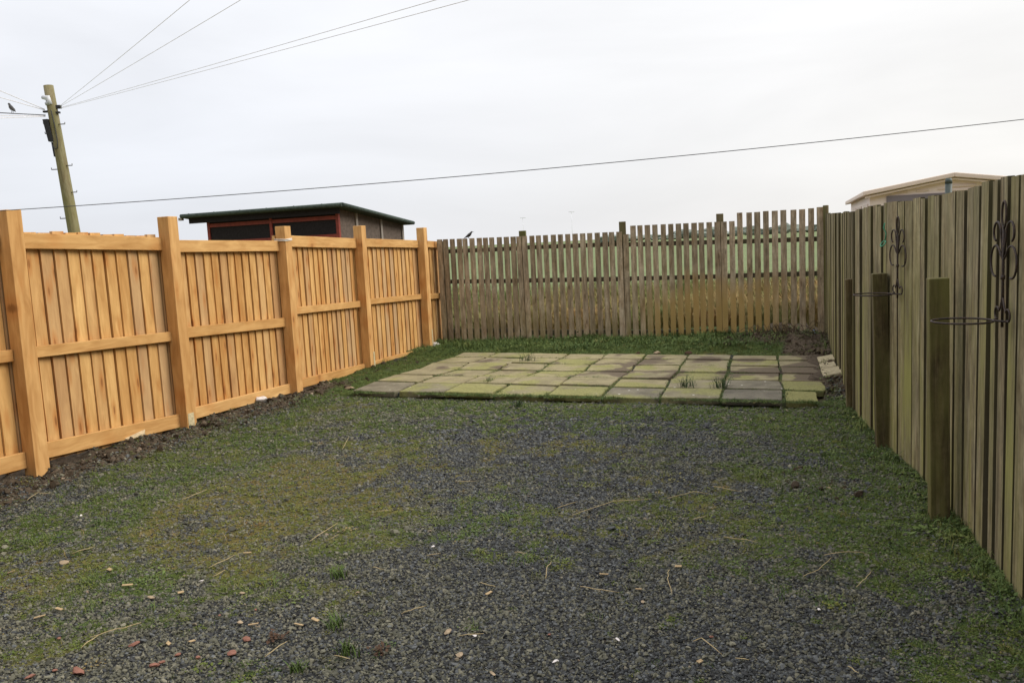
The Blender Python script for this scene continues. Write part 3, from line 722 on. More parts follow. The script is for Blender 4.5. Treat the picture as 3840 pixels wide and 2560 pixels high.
# ------------------------------------------------------------------ scatter helper (points carry their own turn, size and tint)
def scatter(name, pts, rot, scl, pick, tint, sources, label=None, cat=None):
    me = bpy.data.meshes.new(name); n = len(pts)
    me.vertices.add(n); me.vertices.foreach_set('co', np.asarray(pts, 'f').ravel())
    for k, t, v, f in (('rot', 'FLOAT_VECTOR', rot, 'vector'), ('scl', 'FLOAT', scl, 'value'), ('pick', 'INT', pick, 'value'), ('tint', 'FLOAT', tint, 'value')):
        a = me.attributes.new(k, t, 'POINT'); a.data.foreach_set(f, np.asarray(v, 'i' if t == 'INT' else 'f').ravel())
    ob = bpy.data.objects.new(name, me); COL.objects.link(ob)
    src = bpy.data.collections.new(name + '_pieces')
    for s in sources: src.objects.link(s)
    ng = bpy.data.node_groups.new(name + '_scatter', 'GeometryNodeTree')
    ng.interface.new_socket('Geometry', in_out='INPUT', socket_type='NodeSocketGeometry'); ng.interface.new_socket('Geometry', in_out='OUTPUT', socket_type='NodeSocketGeometry')
    N = ng.nodes.new; L = ng.links.new
    gi, go = N('NodeGroupInput'), N('NodeGroupOutput'); ip = N('GeometryNodeInstanceOnPoints'); ci = N('GeometryNodeCollectionInfo')
    ci.inputs['Collection'].default_value = src; ci.inputs['Separate Children'].default_value = True; ci.inputs['Reset Children'].default_value = True
    def na(nm, t):
        q = N('GeometryNodeInputNamedAttribute'); q.data_type = t; q.inputs['Name'].default_value = nm; return q.outputs['Attribute']
    L(gi.outputs[0], ip.inputs['Points']); L(ci.outputs[0], ip.inputs['Instance']); ip.inputs['Pick Instance'].default_value = True
    L(na('pick', 'INT'), ip.inputs['Instance Index']); L(na('rot', 'FLOAT_VECTOR'), ip.inputs['Rotation']); L(na('scl', 'FLOAT'), ip.inputs['Scale'])
    L(ip.outputs[0], go.inputs[0])
    md = ob.modifiers.new('scatter', 'NODES'); md.node_group = ng
    return tag(ob, label, cat, kind='stuff')
def src_obj(name, verts, faces, mat, smooth=False):
    me = bpy.data.meshes.new(name); me.from_pydata([tuple(v) for v in verts], [], faces); me.update(); me.materials.append(mat)
    if smooth: me.polygons.foreach_set('use_smooth', [True] * len(faces))
    return bpy.data.objects.new(name, me)

def rock_mesh(seed, flat=.6, sub=2, rough=.28):
    r = random.Random(seed); bm = bmesh.new(); bmesh.ops.create_icosphere(bm, subdivisions=sub, radius=1.)
    planes = [(Vector((r.gauss(0, 1), r.gauss(0, 1), r.gauss(0, 1))).normalized(), r.uniform(.42, .8)) for _ in range(11)]
    for v in bm.verts:
        for nrm, dd in planes:
            k = v.co.dot(nrm)
            if k > dd: v.co -= nrm * (k - dd)
        v.co += Vector((r.gauss(0, 1), r.gauss(0, 1), r.gauss(0, 1))) * rough * .1
    sx, sy = r.uniform(.8, 1.2), r.uniform(.7, 1.)
    for v in bm.verts: v.co = Vector((v.co.x * sx * 1.25, v.co.y * sy, v.co.z * flat))
    vs = [v.co.copy() for v in bm.verts]; fs = [tuple(v.index for v in f.verts) for f in bm.faces]; bm.free(); return vs, fs

def tuft(seed, n, h, spread, width, lean=.6, droop=.5):
    r = random.Random(seed); vs = []; fs = []
    for _ in range(n):
        a = r.uniform(0, 6.283); b0 = Vector((r.gauss(0, spread), r.gauss(0, spread), 0)); hh = h * r.uniform(.45, 1.1); ln = r.uniform(.15, lean) * hh
        dv = Vector((math.cos(a), math.sin(a), 0)); sd = Vector((-dv.y, dv.x, 0)) * width * r.uniform(.7, 1.2)
        o = len(vs)
        for t in (0, .4, .75): 
            c = b0 + dv * ln * t ** 1.8 + Vector((0, 0, hh * (t - droop * .35 * t * t))); vs += [c - sd * (1 - t * .6), c + sd * (1 - t * .6)]
        vs.append(b0 + dv * ln + Vector((0, 0, hh * (1 - droop * .5))))
        fs += [(o, o + 1, o + 3, o + 2), (o + 2, o + 3, o + 5, o + 4), (o + 4, o + 5, o + 6)]
    return vs, fs
def leafclump(seed, n, h, spread, size):
    r = random.Random(seed); vs = []; fs = []
    for _ in range(n):
        c = Vector((r.gauss(0, spread), r.gauss(0, spread), abs(r.gauss(0, 1)) * h)); a = r.uniform(0, 6.283); t = r.uniform(-.5, .6)
        dv = Vector((math.cos(a) * math.cos(t), math.sin(a) * math.cos(t), math.sin(t))); sd = Vector((-math.sin(a), math.cos(a), r.uniform(-.3, .3))); l = size * r.uniform(.6, 1.3)
        o = len(vs); vs += [c, c + dv * l * .5 + sd * l * .3, c + dv * l, c + dv * l * .5 - sd * l * .3]; fs.append((o, o + 1, o + 2, o + 3))
    return vs, fs

GRAVEL = inst_mat('dark_gravel', [(0, (.018, .018, .019)), (.26, (.054, .057, .056)), (.5, (.145, .149, .147)), (.56, (.036, .035, .024)), (.8, (.105, .10, .068)), (.95, (.185, .17, .12)), (1., (.18, .12, .075))], .75, .35, 40)
SOILM = inst_mat('soil_clod', [(0, (.032, .023, .015)), (.6, (.080, .060, .041)), (.85, (.14, .11, .078)), (1., (.30, .23, .165))], .95, .1, 30)
GRASS = inst_mat('grass_blade', [(0, (.045, .080, .020)), (.4, (.105, .145, .033)), (.7, (.16, .16, .045)), (.9, (.185, .125, .045)), (1., (.28, .20, .09))], .7, .25, 20)
MOSSM = inst_mat('moss', [(0, (.042, .068, .016)), (.45, (.098, .120, .028)), (.8, (.158, .152, .040)), (.96, (.165, .125, .042)), (1., (.17, .10, .04))], .95, .1, 60)
ROUGH = inst_mat('rough_grass', [(0, (.11, .15, .042)), (.4, (.20, .17, .065)), (1., (.34, .20, .085))], .85, .15, 10)

def visible(x, y, pad=.5):
    """generous wedge in front of the doorstep"""
    return (np.abs(x) < .64 * y + pad + .15) & (y > 1.9)
def rand_rot(n, flat=True):
    r = np.zeros((n, 3)); r[:, 2] = rng.uniform(0, 6.283, n)
    if flat: r[:, :2] = rng.normal(0, .45, (n, 2))
    return r
def yard_pts(n, y0, y1):
    y = rng.uniform(y0, y1, n); x0 = interp_x(LEFT, y) - .1; x1 = interp_x(RIGHT, y)
    xr = np.minimum(x1, .70 * y + 1.1); xl = np.maximum(x0, -.70 * y - 1.1); wmax = (xr - xl).max()
    u = rng.uniform(0, wmax, n); k = u < (xr - xl); return (xl + u)[k], y[k]
def build_gravel():
    src = [src_obj('gravel_piece', *rock_mesh(100 + i, rnd.uniform(.5, .8), 1), GRAVEL) for i in range(8)]
    P = []; S = []; T = []
    for n, y0, y1, sz in ((150000, 1.9, 4.2, .0070), (115000, 4.2, 6.4, .0080), (60000, 6.4, 8.9, .0105)):
        x, y = yard_pts(n, y0, y1); mo, so, gr = fields(x, y)
        k = (rng.uniform(0, 1, len(x)) > np.maximum(mo * .72, so * .72)) & ~in_patio(x, y, .02)
        x, y, mo = x[k], y[k], mo[k]; s = sz * np.exp(rng.normal(0, .34, len(x)))
        P.append(np.stack([x, y, ground_z(x, y) + s * .25], -1)); S.append(s); 
        warm = np.clip(.10 + .45 * sstep(.35, .7, fbm(x * .9, y * .9, 101, 3)) + .3 * sstep(.2, -1.4, x) + .5 * mo, 0, .9)
        w = rng.uniform(0, 1, len(x)) < warm; t = rng.beta(2.0, 2.6, len(x)); T.append(np.where(w, .56 + .44 * t, .5 * t))
    P = np.concatenate(P); S = np.concatenate(S); T = np.concatenate(T); n = len(P)
    scatter('gravel', P, rand_rot(n), S, rng.integers(0, 8, n), T, src, 'loose dark grey gravel spread over the yard', 'gravel')
build_gravel()
def build_soil():
    src = [src_obj('soil_piece', *rock_mesh(300 + i, .75, 2, .6), SOILM) for i in range(6)]
    y = rng.uniform(4.6, 11.6, 52000); x = rng.uniform(-4.2, 4.4, 52000); _, so, _ = fields(x, y)
    k = (rng.uniform(0, 1, len(x)) < so * .8) & (x > interp_x(LEFT, y) - .05) & (x < interp_x(RIGHT, y)); x, y = x[k], y[k]
    on = in_patio(x, y, .02); ds = dirt_on_slabs(x, y)
    k = ~on | ((ds > .3) & (rng.uniform(0, 1, len(x)) < .05)); x, y, on = x[k], y[k], on[k]
    s = np.clip(.010 * np.exp(rng.normal(0, .55, len(x))), .004, .042); s = np.where(on, np.minimum(s, .011), s)
    P = np.stack([x, y, ground_z(x, y) + s * .3], -1); n = len(P)
    scatter('soil', P, rand_rot(n), s, rng.integers(0, 6, n), np.clip(rng.beta(1.5, 3, n) * 1.1, 0, 1), src, 'crumbly brown soil and rubble along the fences', 'soil')
build_soil()
def joint_pts(n):
    """points in the joints of the paving and along its front edge"""
    X = []; Y = []
    for _ in range(n):
        q = rnd.random()
        if q < .55: i, j = rnd.randint(0, 6), rnd.uniform(0, 8.6); i = max(i, 0)
        elif q < .82: i, j = rnd.uniform(0, 6), rnd.randint(0, 8)
        else: i, j = 0, rnd.uniform(0, 8.7)
        i0 = min(int(i), 5); t = i - i0; p = slab_pt(i0, j) * (1 - t) + slab_pt(i0 + 1, j) * t
        s = .012 if q < .82 else .03
        X.append(p.x + rnd.gauss(0, s)); Y.append(p.y + rnd.gauss(0, s) - (.03 if q >= .82 else 0))
    return np.array(X), np.array(Y)
def build_grass():
    src = [src_obj('grass_piece', *tuft(500 + i, 13, 1., .5, .035, 1.3, .5), GRASS) for i in range(5)] + [src_obj('grass_piece', *leafclump(520 + i, 34, .20, .55, .30), GRASS) for i in range(4)]
    P = []; S = []; T = []
    x, y = yard_pts(64000, 1.9, 12.95); mo, so, gr = fields(x, y)
    pn = sstep(.25, .8, fbm(x * 3.1, y * 3.1, 71, 3) + .25 * (mo - .5))
    k = (rng.uniform(0, 1, len(x)) < mo * (.20 + .6 * pn)) & ~in_patio(x, y, .0); x, y, gr = x[k], y[k], gr[k]
    back = sstep(11.2, 11.9, y + .27 * x); dr = interp_x(RIGHT, y) - x
    s = (.019 + .011 * gr) * np.exp(rng.normal(0, .32, len(x))) * (1 + 1.1 * back * (.5 + 1.1 * fbm(x * 2.6, y * 2.6, 77, 3)) + .7 * sstep(.28, .05, dr)) * (1 - .45 * sstep(-.45, -.1, patio_uv(x, y)[1]) * sstep(.05, -.02, patio_uv(x, y)[1]))
    P.append(np.stack([x, y, ground_z(x, y) - .002], -1)); S.append(s); T.append(np.clip(.74 - .42 * gr + rng.normal(0, .19, len(x)) - .1 * back, 0, 1))
    x, y = joint_pts(9000); n = fbm(x * 2.4, y * 2.4, 81, 3); k = n > .49 + rng.uniform(-.14, .14, len(x)); x, y = x[k], y[k]
    k = dirt_on_slabs(x, y) < .3; x, y = x[k], y[k]
    s = np.clip(.021 * np.exp(rng.normal(0, .5, len(x))), .008, .042); P.append(np.stack([x, y, np.full(len(x), .036)], -1)); S.append(s); T.append(np.clip(rng.normal(.28, .2, len(x)), 0, 1))
    # along the feet of the fences
    y = rng.uniform(2.2, 7.3, 900); x = interp_x(RIGHT, y) - np.abs(rng.normal(.03, .06, 900)); s = .028 * np.exp(rng.normal(0, .35, 900)) * np.where(y < 3.6, 1.3, .8)
    P.append(np.stack([x, y, ground_z(x, y)], -1)); S.append(s); T.append(np.clip(rng.normal(.22, .15, 900), 0, 1))
    P = np.concatenate(P); S = np.concatenate(S); T = np.concatenate(T); n = len(P)
    rot = rand_rot(n, False)
    scatter('grass', P, rot, S, rng.integers(0, 9, n), T, src, 'short green grass and weeds growing through the gravel', 'grass')
build_grass()
def build_moss():
    src = [src_obj('moss_piece', *leafclump(600 + i, 42, .16, .48, .30), MOSSM) for i in range(5)]
    x, y = yard_pts(86000, 1.9, 11.9); mo, so, gr = fields(x, y)
    k = (rng.uniform(0, 1, len(x)) < mo ** 1.3 * .95) & ~in_patio(x, y, .0); x, y, gr = x[k], y[k], gr[k]
    s = .017 * np.exp(rng.normal(0, .38, len(x))); n = len(x)
    scatter('moss', np.stack([x, y, ground_z(x, y)], -1), rand_rot(n, False), s, rng.integers(0, 5, n), np.clip(.62 - .34 * gr + rng.normal(0, .2, n), 0, 1), src, 'low olive moss creeping over the gravel', 'moss')
build_moss()
def build_rough_grass():
    src = [src_obj('rough_piece', *tuft(700 + i, 26, 1., .22, .012, .8, .35), ROUGH) for i in range(4)]
    n = 9000; y = 13.4 + rng.exponential(3.2, n); x = rng.uniform(-6, 12, n)
    k = y < 30; x, y = x[k], y[k]; n = len(x)
    s = rng.uniform(.22, .62, n) * (.6 + .6 * fbm(x * .7, y * .7, 91, 3))
    scatter('rough_grass', np.stack([x, y, np.full(n, -.06)], -1), rand_rot(n, False), s, rng.integers(0, 4, n), np.clip(1.15 * fbm(x * .9, y * .9, 93, 3) + rng.normal(-.08, .16, n) - .02 * (y - 13), 0, 1), src, 'rough yellow and green grass beyond the picket fence', 'grass')
build_rough_grass()
def build_dead_stems():
    mb = MB(); bmb = []
    for k in range(90):
        x = rnd.gauss(3.75, .38); y = 11.55 - .27 * (x - 3.2) + rnd.uniform(-.45, .05) - .12; z = float(ground_z(np.array([x]), np.array([y]))[0])
        a = rnd.uniform(0, 6.28); h = rnd.uniform(.05, .17); l = rnd.uniform(.08, .35)
        pts = [Vector((x + math.cos(a) * l * t, y + math.sin(a) * l * .35 * t, z + h * math.sin(t * 2.6))) for t in (0, .25, .5, .75, 1)]
        mb.tube(pts, [.004, .0035, .003, .0025, .0015], 5, cap=False)
    tag(mb.build('dead_stems', plain('dead_bramble', (.075, .052, .036), .9, .1, .3, 20)), 'tangle of dead brown stems under the raised pickets', 'dead stems', kind='stuff')
build_dead_stems()

# ------------------------------------------------------------------ single tufts and loose bits one can count
def build_tufts():
    gm = plain('tuft_green', (.075, .115, .026), .75, .2, .35, 9); dk = plain('tuft_dark_green', (.035, .062, .020), .75, .2, .3, 9)
    data = [(-.88, 3.8, .07, gm, 'light green grass tuft in bare gravel, farthest of the left foreground tufts'), (-.79, 3.27, .075, gm, 'light green grass tuft, nearest the brown leaf in the left foreground'),
            (-.70, 3.04, .08, gm, 'wide light green grass tuft at the bottom of the photo, left of centre'), (-.86, 2.92, .06, gm, 'small light green grass tuft at the very bottom left of centre'),
            (.02, 7.72, .11, dk, 'dark grass clump hanging over the front edge of the paving'), (-.28, 9.02, .10, dk, 'dark tuft rising from a joint behind the third front slab'),
            (1.72, 8.12, .16, dk, 'spiky dark tuft on the paving right of centre, left one of two'), (2.02, 7.98, .17, dk, 'spiky dark tuft on the paving right of centre, right one of two'),
            (.18, 10.45, .17, dk, 'lone dark tuft standing in the back half of the paving')]
    for i, (x, y, h, m, lab) in enumerate(data):
        z = float(ground_z(np.array([x]), np.array([y]))[0]); z = max(z, .03 if y > 7.9 else z)
        vs, fs = tuft(900 + i, 46, h, h * .26, .003, 1., .4); mb = MB(); mb.add([v + Vector((x, y, z)) for v in vs], fs, [(v.x, v.y, v.z) for v in vs], rnd.random())
        tag(mb.build('grass_tuft', m, None, (x, y, z)), lab, 'grass tuft', 'grass tufts standing singly')
build_tufts()

BRICK = [(-1.89, 2.98), (-1.72, 3.0), (-1.44, 3.02), (-1.29, 3.07), (-1.16, 3.08), (-1.38, 3.11), (-1.6, 3.21), (-1.13, 3.19), (-1.19, 3.49), (-1.82, 3.02), (-1.96, 3.31), (-1.34, 3.46), (-1.42, 3.05), (0.09, 3.12), (0.71, 3.02)]
BSIZE = [.022, .03, .021, .016, .02, .016, .018, .02, .010, .013, .011, .008, .010, .010, .010]
STONE = [(-2.41, 4.19), (-1.72, 3.66), (-1.31, 3.68), (-1.22, 3.37), (-0.32, 3.2), (-0.13, 2.83), (-0.26, 2.99), (-0.76, 3.61), (0.5, 3.36), (1.85, 4.79)]
RUST = [(-1.02, 3.19), (-0.57, 3.04)]
CHIP = [(-2.62, 4.08), (-2.1, 4.05), (-1.91, 3.83), (-2.11, 3.59), (-2.16, 3.52), (-1.36, 3.2), (-1.61, 3.72), (-1.44, 4.18), (-1.15, 3.33), (-1.46, 3.21), (-0.89, 3.34), (-0.95, 3.3), (-0.16, 3.53), (0.72, 3.69), (0.37, 3.66), (0.5, 3.47), (0.62, 2.83)]
WHITE = [(-2.74, 5.01), (-1.56, 3.85), (-0.21, 3.15), (-0.46, 4.12), (0.1, 2.9), (1.19, 3.2), (0.35, 3.04)]
STRAW = [[(-2.43, 4.31), (-2.34, 4.38)], [(-1.81, 3.27), (-1.72, 3.32), (-1.65, 3.39)], [(-1.8, 3.18), (-1.77, 3.27)], [(-1.58, 4.0), (-1.49, 4.13)], [(-1.52, 3.89), (-1.47, 3.94)], [(-2.18, 5.2), (-2.08, 5.37)], [(-3.29, 5.38), (-3.27, 5.48), (-3.2, 5.5)], [(-1.14, 4.29), (-1.04, 4.55)], [(-1.04, 4.29), (-0.99, 4.31)], [(-0.86, 4.77), (-0.76, 4.76)], [(0.2, 4.65), (0.34, 4.74)], [(-0.73, 3.87), (-0.67, 3.81)], [(-0.48, 3.98), (-0.41, 3.98)], [(-0.2, 3.65), (-0.17, 3.6), (-0.13, 3.58)], [(0.1, 3.66), (0.11, 3.76), (0.14, 3.84)], [(-1.01, 3.02), (-0.95, 3.13)], [(-0.74, 3.01), (-0.67, 2.96)], [(-0.27, 3.14), (-0.17, 3.12)], [(-0.53, 3.36), (-0.47, 3.38), (-0.43, 3.43)], [(-0.04, 4.0), (0.02, 3.95)], [(-0.42, 5.32), (-0.28, 5.28)], [(-1.38, 6.4), (-1.39, 6.73)], [(-0.08, 7.09), (0.03, 7.13)], [(0.29, 4.52), (0.55, 4.71), (0.78, 4.73)], [(0.87, 4.74), (1.04, 4.82), (1.13, 4.8)], [(1.19, 4.94), (1.32, 4.77)], [(1.03, 4.07), (1.16, 3.92)], [(0.25, 3.54), (0.31, 3.47), (0.41, 3.44)], [(0.67, 3.65), (0.64, 3.53), (0.63, 3.39)], [(1.24, 3.52), (1.33, 3.58), (1.44, 3.71)], [(1.42, 3.75), (1.54, 3.76), (1.62, 3.75)], [(1.43, 3.41), (1.49, 3.46), (1.56, 3.56)], [(0.63, 2.98), (0.66, 2.98), (0.71, 2.86)], [(1.12, 2.74), (1.13, 2.67)], [(0.93, 4.34), (1.02, 4.37)], [(0.75, 2.83), (0.79, 2.79)]]
def place_word(x, y):
    """where a bit lies, in words one can follow in the photo"""
    u = x / y
    h = 'far left' if u < -.5 else 'left' if u < -.33 else 'left of centre' if u < -.12 else 'centre' if u < .1 else 'right of centre' if u < .3 else 'right'
    v = 'bottom edge' if y < 3.12 else 'foreground' if y < 3.75 else 'near gravel' if y < 4.6 else 'mid gravel' if y < 6 else 'far gravel'
    return f'{v}, {h}'
def label_all(items):
    """items: (object, look, x, y); say where each lies, and its order from the left where several share a place"""
    by = {}
    for it in items: by.setdefault((it[1], place_word(it[2], it[3])), []).append(it)
    for (look, pw), L in by.items():
        L.sort(key=lambda t: t[2] / t[3])
        for k, (o, *_r) in enumerate(L):
            if len(L) == 1: o['label'] = f'{look} in the {pw}'
            else:
                w = 'leftmost' if k == 0 else 'rightmost' if k == len(L) - 1 else f'{ORD[k]} from left'
                o['label'] = f'{look}, {w} of {len(L)} in the {pw}'
def gz(x, y): return float(ground_z(np.array([x]), np.array([y]))[0])
def build_bits():
    items = []
    def rock(name, x, y, s, mat, flat, look, cat, group, seed):
        vs, fs = rock_mesh(seed, flat, 2, .35); a = rnd.uniform(0, 6.28); R = Matrix.Rotation(a, 3, 'Z') @ Matrix.Rotation(rnd.uniform(-.3, .3), 3, 'X')
        z = gz(x, y) + s * flat * .6 + .006; mb = MB(); mb.add([R @ (v * s) + Vector((x, y, z)) for v in vs], fs, [tuple(v) for v in vs], rnd.random())
        o = mb.build(name, mat, None, (x, y, z)); tag(o, None, cat, group); items.append((o, look, x, y))
    for i, ((x, y), s) in enumerate(zip(BRICK, BSIZE)): rock('brick_fragment', x, y, s, M['brick'], .45, ('large' if s > .0195 else 'small') + ' red brick fragment', 'brick fragment', 'broken bits of red brick on the gravel', 1000 + i)
    for i, (x, y) in enumerate(STONE): rock('stone', x, y, [.026, .019, .015, .016, .02, .015, .017, .010, .010, .016][i], M['tan_stone'], .5, 'tan stone', 'stone', 'tan stones lying on the gravel', 1100 + i)
    for i, (x, y) in enumerate(WHITE): rock('stone', x, y, .011, M['white_stone'], .5, 'tiny white stone', 'stone', 'tiny white stones on the gravel', 1200 + i)
    for i, (x, y) in enumerate(RUST):
        vs, fs = leafclump(1300 + i, 40, .008, .016, .022); mb = MB(); z = gz(x, y) + .012; mb.add([v + Vector((x, y, z)) for v in vs], fs, [tuple(v) for v in vs], .5)
        o = mb.build('dead_leaf', M['rust_leaf'], None, (x, y, z)); tag(o, None, 'dead leaf', 'crumpled brown leaves on the gravel'); items.append((o, 'crumpled rust-brown leaf', x, y))
    for i, (x, y) in enumerate(CHIP):
        a = rnd.uniform(-.5, 1.2); l = rnd.uniform(.010, .026); w = rnd.uniform(.006, .012); d = Vector((math.cos(a), math.sin(a), rnd.uniform(-.15, .15))); sd = Vector((-d.y, d.x, rnd.uniform(-.3, .3)))
        o = Vector((x, y, gz(x, y) + .014)); mb = MB()
        c = [o - d * l - sd * w * .4, o + d * l * .8 - sd * w, o + d * l + sd * w * .2, o - d * l * .9 + sd * w]; t = Vector((0, 0, .003))
        mb.hexa([c[0], c[1], c[2], c[3], c[0] + t, c[1] + t, c[2] + t, c[3] + t], (w, l, .005))
        ob = mb.build('wood_chip', M['chip'], None, o); tag(ob, None, 'wood chip', 'pale wood chips on the gravel'); items.append((ob, 'pale wood chip', x, y))
    for i, pts in enumerate(STRAW):
        P = [Vector((x, y, gz(x, y) + .016 + .008 * (k % 2))) for k, (x, y) in enumerate(pts)]
        Q = [P[0]]
        for a, b in zip(P[:-1], P[1:]):
            for t in (.33, .66, 1.): Q.append(a + (b - a) * t + Vector((rnd.gauss(0, .002), rnd.gauss(0, .002), rnd.uniform(0, .005))))
        mb = MB(); mb.tube(Q, [.0019] * (len(Q) - 1) + [.001], 6); c = P[len(P) // 2]
        L = sum((b - a).length for a, b in zip(P[:-1], P[1:])); look = ('long' if L > .22 else 'short') + (' bent' if len(pts) > 2 else ' straight') + ' straw stem'
        ob = mb.build('straw_stem', M['straw'], None, P[0]); tag(ob, None, 'straw', 'dry straw stems on the gravel'); items.append((ob, look, c.x, c.y))
    label_all(items)
    # single finds by the fences
    def single(name, x, y, s, mat, flat, lab, cat, seed, dz=0.):
        vs, fs = rock_mesh(seed, flat, 3, .2); z = gz(x, y) + s * flat * .5 + dz; mb = MB(); mb.add([v * s + Vector((x, y, z)) for v in vs], fs, [tuple(v) for v in vs], rnd.random(), True)
        tag(mb.build(name, mat, None, (x, y, z)), lab, cat)
    single('stone', -2.66, 8.50, .065, M['white_stone'], .7, 'rounded white stone in the soil below the left fence', 'stone', 41, .03)
    single('stone', -1.86, 9.18, .05, M['tan_stone'], .6, 'tan stone in grass at the left corner of the paving', 'stone', 42)
    single('stone', -1.17, 12.55, .09, M['white_stone'], .45, 'pale flat stone at the foot of the last left post', 'stone', 43, .02)
    for i, (x, y, s) in enumerate(((1.62, 10.62, .04), (1.86, 10.52, .05), (2.23, 10.36, .045))):
        single('stone', x, y, s, M['rust_leaf'] if i != 1 else M['tan_stone'], .6, ['brown clod at the back edge of the paving, left one', 'pale stone between two brown clods at the back of the paving', 'brown clod at the back edge of the paving, right one'][i], 'stone' if i == 1 else 'clod', 50 + i, .05)
    # slate-thin broken board in the soil
    mb = MB(); o = Vector((-3.36, 6.86, gz(-3.36, 6.86) + .03)); d = V2((.5, .86)); s_ = V2((.86, -.5))
    vs = [o, o + s_ * .09 + d * .03 + Vector((0, 0, -.01)), o + s_ * .07 + d * .20, o + d * .26 + Vector((0, 0, .03)), o - s_ * .03 + d * .12 + Vector((0, 0, .02))]
    mb.add([*vs, *[v + Vector((0, 0, .012)) for v in vs]], [(4, 3, 2, 1, 0), (5, 6, 7, 8, 9)] + [(k, (k + 1) % 5, (k + 1) % 5 + 5, k + 5) for k in range(5)], [tuple(v) for v in vs] * 2, .4)
    tag(mb.build('broken_board', M['slate'], None, o), 'pale splintered piece of board under the left fence rail', 'broken board')
    mb = MB(); o = Vector((4.12, 11.2, gz(4.12, 11.2) + .05)); vs, fs = leafclump(77, 7, .02, .015, .035); mb.add([v + o for v in vs], fs, [tuple(v) for v in vs], .3)
    tag(mb.build('plastic_scrap', M['blue'], None, o), 'scrap of bright blue plastic in the far right corner', 'litter')
    # three pale kerb blocks tipped against the right fence
    ks = [((3.40, 9.10), 'pale concrete block by the right fence, farthest of three in a line'), ((3.26, 8.67), 'pale concrete block by the right fence, middle of three in a line'), ((3.12, 8.24), 'pale concrete block by the right fence, nearest of three in a line')]
    for k, ((x, y), lab) in enumerate(ks):
        d = V2((.3, .95)).normalized(); c = V2((.95, -.3)); z = .035; mb = MB(); o = Vector((x, y, z)); t = Vector((0, 0, .075)); w = rnd.uniform(.16, .19); l = rnd.uniform(.36, .40)
        mb.box(o - Vector((0, 0, .04)), c * w + Vector((0, 0, .035)), d * l + Vector((0, 0, rnd.uniform(-.02, .02))), t)
        tag(mb.build('concrete_block', M['block'], None, o, bevel=.012, extra={'greyness': .1, 'mossy': .35}), lab, 'concrete block', 'concrete blocks in the soil by the right fence')
build_bits()

# ------------------------------------------------------------------ dark pen behind the left fence
def build_pen():
    c = Vector((-2.60, 13.0, 0)); d = V2((.34, .94)).normalized(); e = Vector((-d.y, d.x, 0)); Z = lambda v: Vector((0, 0, v))
    W, D, HF, HB = 2.50, 2.15, 2.26, 2.02
    root = thing('bird_pen', c + e * W / 2 + d * D / 2, 'dark timber pen with red framing and green felt roof behind the left fence', 'shed')
    r = M['red_paint']
    # front frame: uprights and two beams per opening
    mb = MB(); T = .05
    for s in (0, .5, 1):
        mb.box(c + e * (W * s - (T * s)), e * T, d * T, Z(HF - .02))
    for zz, h in ((HF - .20, .06), (HF - .478, .052), (1.25, .06), (.05, .07)):
        for s0, s1 in ((T, W * .5 - T * .5), (W * .5 + T * .5, W - T)):
            mb.box(c + e * s0 + d * .005 + Z(zz), e * (s1 - s0), d * .04, Z(h))
    f = mb.build('front_frame', r, root, c)
    for s0, s1 in ((T, W * .5 - T * .5), (W * .5 + T * .5, W - T)):
        for z0, z1 in ((1.31, HF - .478), (HF - .426, HF - .20), (HF - .14, HF - .02), (.12, 1.25)):
            mb = MB(); mb.box(c + e * s0 + d * .02 + Z(z0), e * (s1 - s0), d * .015, Z(z1 - z0)); q = mb.build('mesh_panel', M['black_mesh'], root, c)
    # right side and the back, left
    mb = MB(); hb = lambda t: HF + (HB - HF) * t
    def wall(a, b, za, zb, name, mat, th):
        n = Vector((-(b - a).normalized().y, (b - a).normalized().x, 0)) * th
        m = MB(); m.hexa([a, b, b + n, a + n, a + Z(za), b + Z(zb), b + n + Z(zb), a + n + Z(za)], ((b - a).length, th, za)); return m.build(name, mat, root, a)
    wall(c + d * (T + .002) + e * .01, c + d * D + e * .01, HF - .03, HB, 'side_wall', M['brown_net'], .02)
    wall(c + d * (T + .002) + e * (W - .03), c + d * D + e * (W - .03), HF - .03, HB, 'side_wall', M['brown_net'], .02)
    wall(c + d * (D + .003) + e * .0, c + d * (D + .003) + e * W, HB, HB, 'back_wall', M['brown_net'], .02)
    for t in (.24, .62, .985):
        mb = MB(); a = c + d * (D * t) - e * .015
        mb.box(a, e * .022, d * .06, Z(hb(t) - .04)); mb.build('batten', M['grey_batten'], root, a)
    # roof: slab with overhang, rolled felt edge and lap ridges
    mb = MB(); o = .17; fr = -d * .14; bk = d * (D + .12); th = .05; ov = .12
    zf = HF + .03; zb = HB + .005; a0 = c - e * o; a1 = c + e * (W + o + .10 + ov)
    mb.hexa([a0 + fr + Z(zf - th), a1 + fr + Z(zf - th), a1 + bk + Z(zb - th), a0 + bk + Z(zb - th), a0 + fr + Z(zf), a1 + fr + Z(zf), a1 + bk + Z(zb), a0 + bk + Z(zb)], (W, D, .05))
    mb.tube([a0 + fr + Z(zf - .02), a1 + fr + Z(zf - .02)], .032, 10); mb.tube([a0 + fr + Z(zf - .02), a0 + bk + Z(zb - .02)], .032, 10)
    for s in np.linspace(.12, .95, 6):
        p = a0 + (a1 - a0) * s; mb.tube([p + fr * .98 + Z(zf + .006), p + bk * .98 + Z(zb + .006)], .012, 6)
    mb.build('roof', M['felt'], root, c)
    mb = MB(); mb.box(a0 + e * .10 + fr * .55 + Z(zf - .15), e * (W + .36), d * .022, Z(.10)); mb.build('fascia', M['black_mesh'], root, a0)
    mb = MB(); mb.box(a1 + fr * .9 + Z(zf - .09), e * .07, d * .05, Z(.045)); q = mb.build('rafter_end', M['grey_batten'], root, a1)
    q['label'] = 'pale bare rafter end at the left corner'
build_pen()

